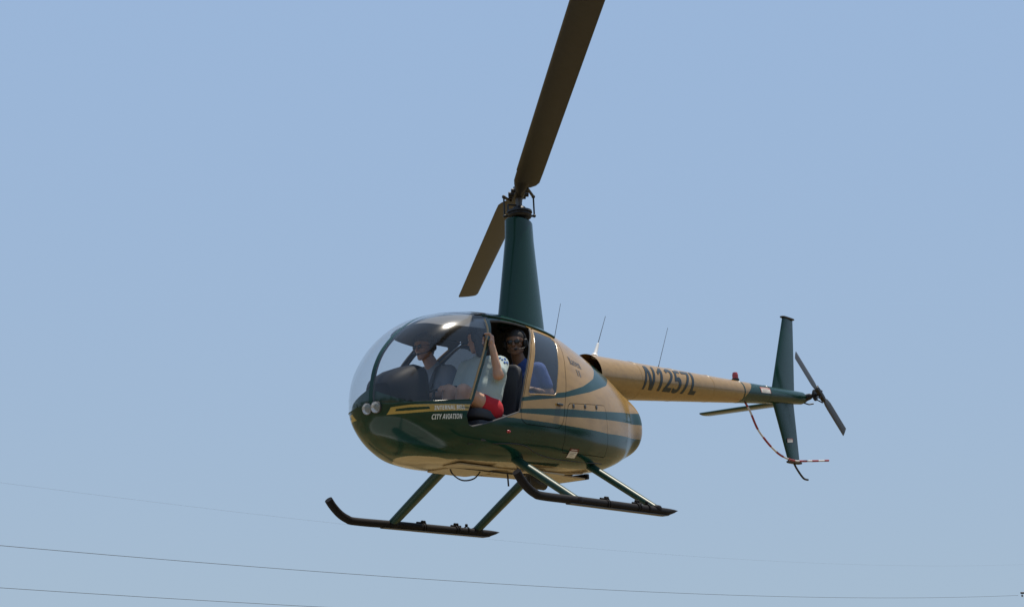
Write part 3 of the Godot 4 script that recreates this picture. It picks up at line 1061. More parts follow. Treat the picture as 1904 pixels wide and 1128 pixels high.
func build_mast(H: Node3D) -> void:
	# streamlined fairing round the mast
	var s := Soup.new()
	var rows := []
	for i in 25:
		var t := i / 24.0
		var y := lerpf(1.86, 2.985, t)
		var a := lerpf(0.335, 0.165, clampf((y - 1.93) / 1.03, 0.0, 1.0))
		var b := lerpf(0.125, 0.098, clampf((y - 1.93) / 1.03, 0.0, 1.0))
		var cx := lerpf(0.055, 0.0, t)
		if i >= 21:
			var q := (i - 20) / 4.0
			var k := sqrt(maxf(1.0 - q * q, 0.0)) * 0.35 + 0.65
			y = 2.958 + 0.045 * (1.0 - (1.0 - q) * (1.0 - q)); a *= k; b *= k
		var row := PackedVector3Array()
		for j in 40:
			var w := TAU * j / 40.0
			# rounder in front, drawn out behind
			var cxx := cos(w)
			row.append(Vector3(cx + a * cxx, y, b * sin(w) * (1.0 + 0.18 * cxx)))
		rows.append(row)
	grid(s, rows, true)
	var flip := (s.p[0] - Vector3(0.055, 1.86, 0)).dot(s.n[0]) < 0.0
	if flip:
		for q in s.n.size(): s.n[q] = -s.n[q]
	for k in 40: s.tri(Vector3(0, 3.003, 0), rows[24][k], rows[24][(k + 1) % 40], Vector3.UP, Vector3.UP, Vector3.UP)
	commit(s, "mast_fairing", mats.green, H)
	s = Soup.new()
	lathe(s, Transform3D(), [Vector2(0.032, 2.95), Vector2(0.032, 3.31), Vector2(0.05, 3.315), Vector2(0.05, 3.345), Vector2(0.0, 3.35)], 18)
	var mast := commit(s, "rotor_mast", mats.steel, H)
	s = Soup.new()
	lathe(s, Transform3D(), [Vector2(0.04, 3.02), Vector2(0.115, 3.025), Vector2(0.125, 3.045), Vector2(0.11, 3.055), Vector2(0.11, 3.07), Vector2(0.128, 3.075), Vector2(0.125, 3.095), Vector2(0.075, 3.11), Vector2(0.06, 3.135), Vector2(0.03, 3.14)], 26)
	commit(s, "swashplate", mats.black, mast)
	var psi := deg_to_rad(315.5)
	var d := Vector3(cos(psi), 0, sin(psi))            # blade axis
	var e := Vector3.UP.cross(d).normalized()           # across
	# scissor link and pitch links beside the mast
	var view_side := Vector3(0.60, 0, 0.80)             # across the blade, roughly
	for sg in [-1.0, 1.0]:
		s = Soup.new()
		var o: Vector3 = e * sg * 0.148
		tube(s, [o + Vector3(0, 3.05, 0), o + Vector3(0, 3.24, 0)], 0.0085, 8)
		puff(s, Transform3D(Basis(), o + Vector3(0, 3.045, 0)), Vector3(0.017, 0.017, 0.017), 2.0, 8, 10)
		puff(s, Transform3D(Basis(), o + Vector3(0, 3.245, 0)), Vector3(0.019, 0.019, 0.019), 2.0, 8, 10)
		tube(s, [e * sg * 0.10 + Vector3(0, 3.045, 0), o + Vector3(0, 3.045, 0)], 0.012, 8)
		commit(s, "pitch_link", mats.black, mast)
		s = Soup.new()
		tube(s, [o + Vector3(0, 3.245, 0), d * sg * 0.20 + e * sg * 0.06 + Vector3(0, 3.27, 0)], 0.015, 8)
		commit(s, "pitch_horn", mats.black, mast)
	s = Soup.new()
	var q0 := e * -0.03 + d * 0.06
	var f := (e * -1.0 + d * 0.25).normalized()
	tube(s, [f * 0.03 + Vector3(0, 3.155, 0), f * 0.115 + Vector3(0, 3.155, 0), f * 0.118 + Vector3(0, 3.15, 0), f * 0.118 + Vector3(0, 3.07, 0)], 0.009, 8)
	commit(s, "scissor_link", mats.black, mast)
	s = Soup.new()
	puff(s, Transform3D(Basis(d, Vector3.UP, d.cross(Vector3.UP)), Vector3(0, 3.275, 0)), Vector3(0.17, 0.045, 0.055), 5.0)
	for k in [-1.0, 1.0]:
		tube(s, [d * k * 0.10 + e * -0.085 + Vector3(0, 3.275, 0), d * k * 0.10 + e * 0.085 + Vector3(0, 3.275, 0)], 0.022, 10)
	tube(s, [e * -0.10 + Vector3(0, 3.27, 0), e * 0.10 + Vector3(0, 3.27, 0)], 0.026, 10)
	var hub := commit(s, "rotor_hub", mats.black, H)
	for k in [1.0, -1.0]:
		var ax: Vector3 = (d * k * cos(deg_to_rad(3.0)) + Vector3.UP * sin(deg_to_rad(3.0))).normalized()
		var ch: Vector3 = Vector3.UP.cross(ax).normalized() * -1.0
		var pitch := deg_to_rad(7.0)
		var lead: Vector3 = (ch * cos(pitch) + ax.cross(ch) * sin(pitch) * (1.0 if ax.cross(ch).y > 0.0 else -1.0)).normalized()
		var th: Vector3 = ax.cross(lead).normalized()
		s = Soup.new()
		var o: Vector3 = Vector3(0, 3.275, 0) + ax * 0.10
		tube(s, [o, o + ax * 0.08, o + ax * 0.16, o + ax * 0.24], [Vector2(0.055, 0.05), Vector2(0.055, 0.06), Vector2(0.04, 0.075), Vector2(0.018, 0.07)], 12, th)
		var grip := commit(s, "blade_grip", mats.black, hub)
		s = Soup.new()
		var rr := []
		for t in [[0.20, 0.15, 0.034], [0.26, 0.215, 0.036], [0.34, 0.25, 0.036], [0.60, 0.254, 0.032], [2.0, 0.254, 0.028], [3.5, 0.254, 0.026], [4.95, 0.254, 0.024], [5.03, 0.235, 0.018]]:
			var c: Vector3 = Vector3(0, 3.275, 0) + ax * t[0]
			rr.append([c + lead * t[1] * 0.34, -lead * t[1], th * t[2]])
		wing(s, rr, 12)
		var bl := commit(s, "rotor_blade", mats.blade, grip)
		s = Soup.new()
		tube(s, [rr[3][0] - lead * 0.004, rr[6][0] - lead * 0.004], Vector2(0.010, 0.006), 8, lead)
		commit(s, "leading_edge_strip", mats.steel, bl)

func build_tail(H: Node3D) -> void:
	# boom: tan in front, green behind a slanting line, made of riveted bays
	var s1 := Soup.new(); var s2 := Soup.new()
	var rows := []
	for i in 61:
		var x := lerpf(-0.95, -5.80, i / 60.0)
		var b := boom_at(x)
		var row := PackedVector3Array()
		for j in 48:
			var w := TAU * j / 48.0
			row.append(Vector3(x, b.x + b.y * sin(w), b.y * cos(w)))
		rows.append(row)
	var all := Soup.new()
	grid(all, rows, true)
	if (all.p[0] - Vector3(-0.95, boom_at(-0.95).x, 0)).dot(all.n[0]) < 0.0:
		for q in all.n.size(): all.n[q] = -all.n[q]
	var parts := split(all, func(q: Vector3): return q.x + 4.20 + (q.y - 1.765) * 1.15)
	var boom := commit(parts[1], "tail_boom", mats.tan, H)
	commit(parts[0], "boom_end", mats.green, boom)
	for x in [-1.75, -2.55, -3.35, -4.1, -4.8]:
		var b := boom_at(x)
		var s := Soup.new()
		lathe(s, aim(Vector3(x + 0.016, b.x, 0), Vector3(x - 1.0, b.x + 0.07, 0)), [Vector2(b.y, 0.0), Vector2(b.y + 0.0022, 0.004), Vector2(b.y + 0.0018, 0.03), Vector2(b.y - 0.001, 0.034)], 48)
		commit(s, "boom_seam_band", mats.tan if x > -4.1 else mats.green, boom)
	# fairing collar where the boom leaves the cowling
	# registration
	var sf := SystemFont.new()
	sf.font_names = PackedStringArray(["Droid Sans"])
	sf.font_weight = 600
	var place := func(u: float, v: float):
		var x: float = -1.80 - u
		var b := boom_at(x)
		var a: float = (v - 0.155) / b.y + 0.10 - 0.25 * (v - 0.155)
		x += (v - 0.155) * -0.30
		b = boom_at(x)
		var n := Vector3(0, sin(a), -cos(a))
		return [Vector3(x, b.x, 0) + n * (b.y + 0.003), n]
	commit(lettering("N1257L", 0.31, 1.15, sf, place), "registration_lettering", mats.letter_dark, boom)
	var pm := placard_material(Color(0.62, 0.36, 0.34))
	commit(patch(0.27, 0.075, func(u: float, v: float):
		var x: float = -4.52 - u
		var b := boom_at(x)
		var a: float = 0.25 + v / b.y - 0.3
		var n := Vector3(0, sin(a), -cos(a))
		return [Vector3(x, b.x, 0) + n * (b.y + 0.003), n]), "placard", pm, boom)
	# beacon
	var s := Soup.new()
	var bb := boom_at(-4.13)
	lathe(s, Transform3D(Basis(), Vector3(-4.13, bb.x + bb.y - 0.01, 0)), [Vector2(0.045, 0.0), Vector2(0.045, 0.035), Vector2(0.03, 0.04)], 16)
	var bc := commit(s, "beacon_base", mats.black, boom)
	s = Soup.new()
	lathe(s, Transform3D(Basis(), Vector3(-4.13, bb.x + bb.y + 0.025, 0)), [Vector2(0.036, 0.0), Vector2(0.036, 0.05), Vector2(0.028, 0.075), Vector2(0.0, 0.085)], 16)
	commit(s, "beacon_lens", mats.red, bc)
	# whip antennas
	for q in [[-0.45, 1.80, -0.17, 0.46, 0.0], [-1.17, 1.79, -0.255, 0.47, 0.018], [-2.40, 1.83, -0.27, 0.50, 0.0]]:
		s = Soup.new()
		var a0 := Vector3(q[0], q[1], 0)
		var a1 := a0 + Vector3(q[2], q[3], 0)
		if q[4] > 0.0:
			tube(s, [a0, a0.lerp(a1, 0.08), a0.lerp(a1, 0.30), a0.lerp(a1, 0.34)], [0.045, 0.02, 0.014, 0.004], 10)
			var base := commit(s, "antenna_base", mats.white, H)
			s = Soup.new()
			tube(s, [a0.lerp(a1, 0.3), a1], [0.004, 0.0025], 6)
			commit(s, "antenna_whip", mats.steel, base)
		else:
			tube(s, [a0, a0.lerp(a1, 0.1), a1], [0.008, 0.0035, 0.0022], 6)
			commit(s, "antenna", mats.steel, H)
	# fins and stabiliser
	s = Soup.new()
	wing(s, [[Vector3(-5.04, 1.93, 0), Vector3(-0.60, 0.03, 0), Vector3(0, 0, 0.065)], [Vector3(-5.27, 2.42, 0), Vector3(-0.44, 0.0, 0), Vector3(0, 0, 0.05)], [Vector3(-5.50, 2.905, 0), Vector3(-0.28, 0.0, 0), Vector3(0, 0, 0.036)]])
	var fin := commit(s, "upper_fin", mats.green, H)
	s = Soup.new()
	puff(s, Transform3D(Basis(), Vector3(-5.635, 2.915, 0)), Vector3(0.165, 0.012, 0.035), 4.0)
	commit(s, "fin_cap", mats.black, fin)
	s = Soup.new()
	wing(s, [[Vector3(-5.02, 1.78, 0), Vector3(-0.57, 0.03, 0), Vector3(0, 0, 0.065)], [Vector3(-5.17, 1.40, 0), Vector3(-0.43, 0.03, 0), Vector3(0, 0, 0.05)], [Vector3(-5.307, 1.036, 0), Vector3(-0.30, 0.055, 0), Vector3(0, 0, 0.036)]])
	var lf := commit(s, "lower_fin", mats.green, H)
	commit(patch(0.15, 0.05, func(u: float, v: float): return [Vector3(-5.27 - u, 1.28 + v + u * 0.1, -0.028), Vector3(0, 0, -1)], 4, 3), "placard", pm, lf)
	s = Soup.new()
	puff(s, Transform3D(Basis(), Vector3(-5.46, 1.05, 0)), Vector3(0.17, 0.016, 0.04), 4.0)
	commit(s, "fin_shoe", mats.black, lf)
	s = Soup.new()
	tube(s, smooth_path([Vector3(-5.44, 1.05, 0), Vector3(-5.52, 0.97, 0), Vector3(-5.67, 0.872, 0), Vector3(-5.79, 0.86, 0)]), 0.013, 8)
	commit(s, "tail_skid", mats.black, lf)
	s = Soup.new()
	wing(s, [[Vector3(-5.10, 1.765, 0.0), Vector3(-0.34, 0.0, 0), Vector3(0, 0.05, 0)], [Vector3(-5.24, 1.80, 0.62), Vector3(-0.32, 0.0, 0), Vector3(0, 0.045, 0)], [Vector3(-5.37, 1.832, 1.24), Vector3(-0.30, 0.0, 0), Vector3(0, 0.036, 0)]])
	commit(s, "stabilizer", mats.green, H)
	# tail gearbox, shaft and two-bladed rotor on the port side
	s = Soup.new()
	lathe(s, aim(Vector3(-5.78, 1.896, 0), Vector3(-6.2, 1.92, 0)), [Vector2(0.075, 0.0), Vector2(0.06, 0.03), Vector2(0.062, 0.09), Vector2(0.05, 0.13), Vector2(0.03, 0.15), Vector2(0.0, 0.155)], 18)
	tube(s, [Vector3(-5.87, 1.90, 0.0), Vector3(-5.87, 1.915, -0.10), Vector3(-5.87, 1.92, -0.13)], [0.05, 0.04, 0.025], 14)
	tube(s, [Vector3(-5.87, 1.92, -0.1), Vector3(-5.87, 1.92, -0.26)], 0.017, 10)
	tube(s, [Vector3(-5.82, 1.84, -0.02), Vector3(-5.90, 1.82, -0.06), Vector3(-5.95, 1.83, -0.10)], 0.009, 8)
	var gb := commit(s, "tail_gearbox", mats.black, H)
	var th := Vector3(0.80, 0.60, 0).normalized()
	var tp := Vector3(-th.y, th.x, 0)
	var hc := Vector3(-5.868, 1.92, -0.245)
	s = Soup.new()
	puff(s, Transform3D(Basis(th, tp, th.cross(tp)), hc), Vector3(0.13, 0.035, 0.028), 4.0)
	tube(s, [hc + tp * 0.06, hc - tp * 0.06], 0.018, 10)
	lathe(s, aim(hc + Vector3(0, 0, 0.09), hc), [Vector2(0.02, 0.0), Vector2(0.075, 0.01), Vector2(0.075, 0.02), Vector2(0.02, 0.03)], 16)
	tube(s, [hc + tp * 0.055 + Vector3(0, 0, 0.075), hc + tp * 0.055 + th * 0.1], 0.008, 8)
	tube(s, [hc - tp * 0.055 + Vector3(0, 0, 0.075), hc - tp * 0.055 - th * 0.1], 0.008, 8)
	var tr := commit(s, "tail_rotor", mats.black, gb)
	for k in [1.0, -1.0]:
		s = Soup.new()
		var ax: Vector3 = th * k
		var cd: Vector3 = (Vector3(0, 0, 1).cross(ax) + Vector3(0, 0, 0.12)).normalized()
		var tn: Vector3 = ax.cross(cd)
		wing(s, [[hc + ax * 0.10 + cd * 0.02, -cd * 0.05, tn * 0.02], [hc + ax * 0.17 + cd * 0.04, -cd * 0.11, tn * 0.018], [hc + ax * 0.25 + cd * 0.045, -cd * 0.13, tn * 0.016], [hc + ax * 0.735 + cd * 0.045, -cd * 0.13, tn * 0.012]], 8)
		commit(s, "tail_rotor_blade", mats.steel, tr)
	# striped guard tube
	var gpath := smooth_path([Vector3(-4.31, 1.68, 0.0), Vector3(-4.36, 1.58, -0.03), Vector3(-4.469, 1.379, -0.05), Vector3(-4.58, 1.25, -0.08), Vector3(-4.723, 1.15, -0.10), Vector3(-4.95, 1.075, -0.10), Vector3(-5.272, 1.045, -0.10), Vector3(-5.65, 1.07, -0.12), Vector3(-6.115, 1.111, -0.15)], 10)
	s = Soup.new()
	tube(s, gpath, 0.0115, 8)
	var guard := commit(s, "tail_rotor_guard", mats.white_paint, H)
	var run := 0.0; var band := []
	var next := 0.04
	for i in range(1, gpath.size()):
		run += gpath[i].distance_to(gpath[i - 1])
		var on := fmod(run + 0.1, 0.30) < 0.17
		if on: 
			if band.is_empty(): band.append(gpath[i - 1])
			band.append(gpath[i])
		if (not on or i == gpath.size() - 1) and band.size() > 1:
			s = Soup.new()
			tube(s, band, 0.013, 8)
			commit(s, "guard_stripe", mats.red_paint, guard)
			band = []

func build_skids(H: Node3D) -> void:
	for z in [1.065, -1.065]:
		var s := Soup.new()
		var path := smooth_path([Vector3(1.655, 0.262, z), Vector3(1.60, 0.205, z), Vector3(1.515, 0.142, z), Vector3(1.42, 0.102, z), Vector3(1.31, 0.085, z), Vector3(0.8, 0.080, z), Vector3(0.2, 0.073, z), Vector3(-0.3, 0.066, z), Vector3(-0.60, 0.060, z)], 5)
		var rad := []
		for q in path: rad.append(0.037)
		# the heel: cut away below to a point
		path.append_array([Vector3(-0.66, 0.065, z), Vector3(-0.74, 0.073, z), Vector3(-0.80, 0.080, z)])
		rad.append_array([Vector2(0.031, 0.035), Vector2(0.018, 0.03), Vector2(0.004, 0.018)])
		tube(s, path, rad, 14)
		var skid := commit(s, "skid", mats.skid, H)
		# wear shoe under the heel
		s = Soup.new()
		tube(s, [Vector3(0.95, 0.046, z), Vector3(-0.55, 0.025, z), Vector3(-0.64, 0.03, z)], [Vector2(0.010, 0.03), Vector2(0.010, 0.03), Vector2(0.004, 0.02)], 8)
		commit(s, "skid_shoe", mats.steel, skid)
		for x in [0.39, 0.36, -0.10, -0.135, -0.28]:
			s = Soup.new()
			lathe(s, aim(Vector3(x, 0.073, z), Vector3(x - 0.02, 0.073, z)), [Vector2(0.037, 0.0), Vector2(0.044, 0.0), Vector2(0.044, 0.018), Vector2(0.037, 0.018)], 16)
			puff(s, Transform3D(Basis(), Vector3(x - 0.01, 0.125, z)), Vector3(0.016, 0.018, 0.012), 3.0, 8, 10)
			commit(s, "skid_clamp", mats.skid, skid)
		s = Soup.new()
		tube(s, [Vector3(0.46, 0.118, z), Vector3(0.33, 0.118, z)], 0.010, 8)
		commit(s, "wheel_bracket", mats.skid, skid)
		s = Soup.new()
		tube(s, [Vector3(-0.05, 0.112, z), Vector3(-0.20, 0.112, z)], 0.010, 8)
		commit(s, "wheel_bracket", mats.skid, skid)
	for x in [0.825, -0.44]:
		for sg in [1.0, -1.0]:
			var s := Soup.new()
			var a := Vector3(x + (0.0 if x > 0 else 0.0), 0.56, sg * 0.36)
			var b := Vector3(x, 0.088, sg * 1.06)
			# streamlined section, long way fore and aft
			var rows := []
			var up := (b - a).normalized()
			var thick := up.cross(Vector3.RIGHT).normalized()
			wing(s, [[a + Vector3(0.055, 0, 0), Vector3(-0.16, 0, 0), thick * 0.072], [a.lerp(b, 0.5) + Vector3(0.052, 0, 0), Vector3(-0.15, 0, 0), thick * 0.07], [b + Vector3(0.046, 0, 0), Vector3(-0.135, 0, 0), thick * 0.066]], 12)
			var st := commit(s, "skid_strut", mats.strut_green, H)
			s = Soup.new()
			puff(s, Transform3D(Basis(), b + Vector3(-0.01, -0.006, 0)), Vector3(0.062, 0.034, 0.046), 3.0, 10, 14)
			commit(s, "strut_saddle", mats.skid, st)

func build_belly(H: Node3D) -> void:
	# flat service tray under the cabin, edged and hung with drains and hoses
	var s := Soup.new()
	bx(s, Vector3(-0.62, 0.462, -0.20), Vector3(0.55, 0.478, 0.20))
	commit(s, "belly_tray", mats.cream, H)
	s = Soup.new()
	bx(s, Vector3(-0.65, 0.466, -0.205), Vector3(-0.62, 0.52, 0.205))
	commit(s, "tray_lip", mats.black, H)
	for q in [[1.45, 0.9, -0.20, 0.10], [0.55, 0.0, -0.32, 0.06], [1.3, 0.75, 0.05, 0.16]]:
		s = Soup.new()
		var zz: float = q[2]
		bx(s, Vector3(q[1], 0.432, zz - q[3]), Vector3(q[0], 0.447, zz + q[3]))
		commit(s, "access_panel", mats.cream, H)
	for z in [-0.22, -0.10, 0.10, 0.20]:
		s = Soup.new()
		var rp := []
		for i in 14:
			var x := lerpf(1.2, -0.5, i / 13.0)
			rp.append(skin(x, 0.0, -1.0) * Vector3(1, 1, 0) + Vector3(0, -0.004 + 0.02 * pow(absf(z) / 0.45, 3.0), z))
		tube(s, rp, Vector2(0.010, 0.016), 8)
		commit(s, "belly_rib", mats.cream, H)
	for q in [[0.95, 0.2]]:
		s = Soup.new()
		bx(s, Vector3(q[0] - 0.02, 0.442, -q[1]), Vector3(q[0] + 0.02, 0.456, q[1]))
		commit(s, "belly_crossmember", mats.black, H)
	# hanging cable loop, drain pipes, exhaust
	s = Soup.new()
	tube(s, smooth_path([Vector3(1.28, 0.45, -0.05), Vector3(1.24, 0.39, -0.05), Vector3(1.12, 0.345, -0.06), Vector3(0.98, 0.37, -0.08), Vector3(0.90, 0.45, -0.10)]), 0.007, 6)
	commit(s, "cable_loop", mats.rubber, H)
	for q in [[0.52, 0.33, -0.10, 0.008], [0.26, 0.37, -0.14, 0.016], [0.60, 0.40, -0.28, 0.01]]:
		s = Soup.new()
		tube(s, [Vector3(q[0], 0.47, q[2]), Vector3(q[0] - 0.01, q[1], q[2])], q[3], 8)
		commit(s, "drain_pipe", mats.rubber, H)
	s = Soup.new()
	tube(s, smooth_path([Vector3(0.10, 0.50, -0.02), Vector3(0.06, 0.43, -0.02), Vector3(-0.02, 0.405, -0.02), Vector3(-0.14, 0.40, -0.02)]), 0.055, 14, Vector3.UP, false)
	commit(s, "exhaust_pipe", mats.black, H)
	s = Soup.new()
	tube(s, smooth_path([Vector3(1.35, 0.44, -0.12), Vector3(1.0, 0.432, -0.18), Vector3(0.55, 0.437, -0.16), Vector3(0.2, 0.44, -0.22)]), 0.009, 6)
	commit(s, "hose", mats.rubber, H)

# ---------------------------------------------------------------- people
func shifted(s: Soup, by: Vector3) -> Soup:
	for i in s.p.size(): s.p[i] -= by
	return s

# a hand closed round a bar: centre on the bar, the bar's direction, the side the palm is on
func hand_grip(c: Vector3, axis: Vector3, palm: Vector3, wrist: Vector3, bar := 0.016, turn := 1.0) -> Array:
	var a := axis.normalized()
	var n := (palm - a * a.dot(palm)).normalized()
	var q := a.cross(n) * turn
	var R := bar + 0.010
	var B := []
	var pc := c + n * (R + 0.012)
	var lens := [1.0, 1.12, 1.05, 0.85]
	for k in 4:
		var o := a * (0.030 - 0.0198 * k)
		var last := pc + o + q * 0.012
		B.append([pc + o - q * 0.03, 0.0125, last, 0.0115])
		var rr := [0.0098, 0.0092, 0.0085]
		var ang := [62.0, 118.0, 172.0]
		for j in 3:
			var w := deg_to_rad(ang[j] * lerpf(1.0, lens[k], 0.6))
			var p := c + o + n * cos(w) * R + q * sin(w) * (R + 0.004)
			B.append([last, rr[j] + 0.0008, p, rr[j]])
			last = p
	# thumb leaves the side of the palm and closes from the other way
	var tb := pc - q * 0.025 + a * 0.030
	var t1 := c + a * 0.050 - q * (R + 0.006) + n * 0.012
	var t2 := c + a * 0.052 - q * (R * 0.7) - n * (R * 0.8)
	B.append([tb, 0.014, t1, 0.0115]); B.append([t1, 0.0112, t2, 0.0095])
	B.append([pc - q * 0.03 + a * 0.022, 0.016, wrist, 0.023])
	B.append([pc - q * 0.03 - a * 0.022, 0.015, wrist, 0.023])
	return B

# a relaxed hand: from the wrist along dir, back of the hand towards up
func hand_open(wrist: Vector3, dir: Vector3, up: Vector3, thumb_side: float) -> Array:
	var d := dir.normalized()
	var u := (up - d * d.dot(up)).normalized()
	var r := d.cross(u) * thumb_side
	var B := []
	for k in 4:
		var o := r * (0.031 - 0.0205 * k)
		var kn := wrist + d * (0.088 - 0.004 * absf(k - 1.2)) + o
		B.append([wrist + d * 0.012 + o * 0.6, 0.017, kn, 0.0125])
		var l: float = [0.95, 1.08, 1.0, 0.78][k]
		var bend := 0.35
		var at := kn
		var dir2 := d
		for j in 3:
			dir2 = (dir2 * cos(bend) - u * sin(bend)).normalized() if j == 0 else (dir2 * cos(0.3) - u * sin(0.3)).normalized()
			var nx: Vector3 = at + dir2 * [0.04, 0.026, 0.02][j] * l
			B.append([at, 0.0098 - 0.0006 * j, nx, 0.0092 - 0.0006 * j])
			at = nx
	var t0 := wrist + d * 0.03 + r * 0.03
	var t1 := t0 + d * 0.035 + r * 0.028 - u * 0.008
	B.append([wrist + d * 0.018 + r * 0.014, 0.017, t0, 0.015]); B.append([t0, 0.0145, t1, 0.0112]); B.append([t1, 0.011, t1 + d * 0.03 + r * 0.006 - u * 0.006, 0.0095])
	B.append([wrist, 0.024, wrist + d * 0.03, 0.022])
	return B

func head_bones(c: Vector3, f: Vector3, u: Vector3, r: Vector3) -> Array:
	var at := func(x: float, y: float, z: float): return c + f * x + u * y + r * z
	var B := [
		[at.call(-0.022, 0.040, 0.0), 0.083, at.call(0.022, 0.040, 0.0), 0.078],
		[at.call(0.030, 0.020, 0.0), 0.068, at.call(0.042, -0.045, 0.0), 0.052],
		[at.call(0.052, -0.055, 0.0), 0.042, at.call(0.070, -0.092, 0.0), 0.023],
		[at.call(0.0, -0.055, 0.050), 0.026, at.call(0.066, -0.090, 0.014), 0.020],
		[at.call(0.0, -0.055, -0.050), 0.026, at.call(0.066, -0.090, -0.014), 0.020],
		[at.call(0.092, 0.016, 0.0), 0.010, at.call(0.112, -0.024, 0.0), 0.0125],
		[at.call(0.100, -0.028, 0.010), 0.008, at.call(0.100, -0.028, -0.010), 0.008],
		[at.call(0.078, 0.030, 0.034), 0.016, at.call(0.084, 0.030, 0.008), 0.013],
		[at.call(0.078, 0.030, -0.034), 0.016, at.call(0.084, 0.030, -0.008), 0.013],
		[at.call(0.090, -0.054, 0.018), 0.008, at.call(0.090, -0.054, -0.018), 0.008],
		[at.call(0.086, -0.066, 0.014), 0.009, at.call(0.086, -0.066, -0.014), 0.009],
		[at.call(0.062, -0.016, 0.042), 0.022, at.call(0.052, -0.020, 0.052), 0.018],
		[at.call(0.062, -0.016, -0.042), 0.022, at.call(0.052, -0.020, -0.052), 0.018]]
	for sg in [-1.0, 1.0]:
		B.append([at.call(-0.008, 0.026, 0.076 * sg), 0.011, at.call(-0.014, 0.012, 0.088 * sg), 0.012])
		B.append([at.call(-0.014, 0.012, 0.088 * sg), 0.012, at.call(-0.004, -0.024, 0.078 * sg), 0.008])
	return B

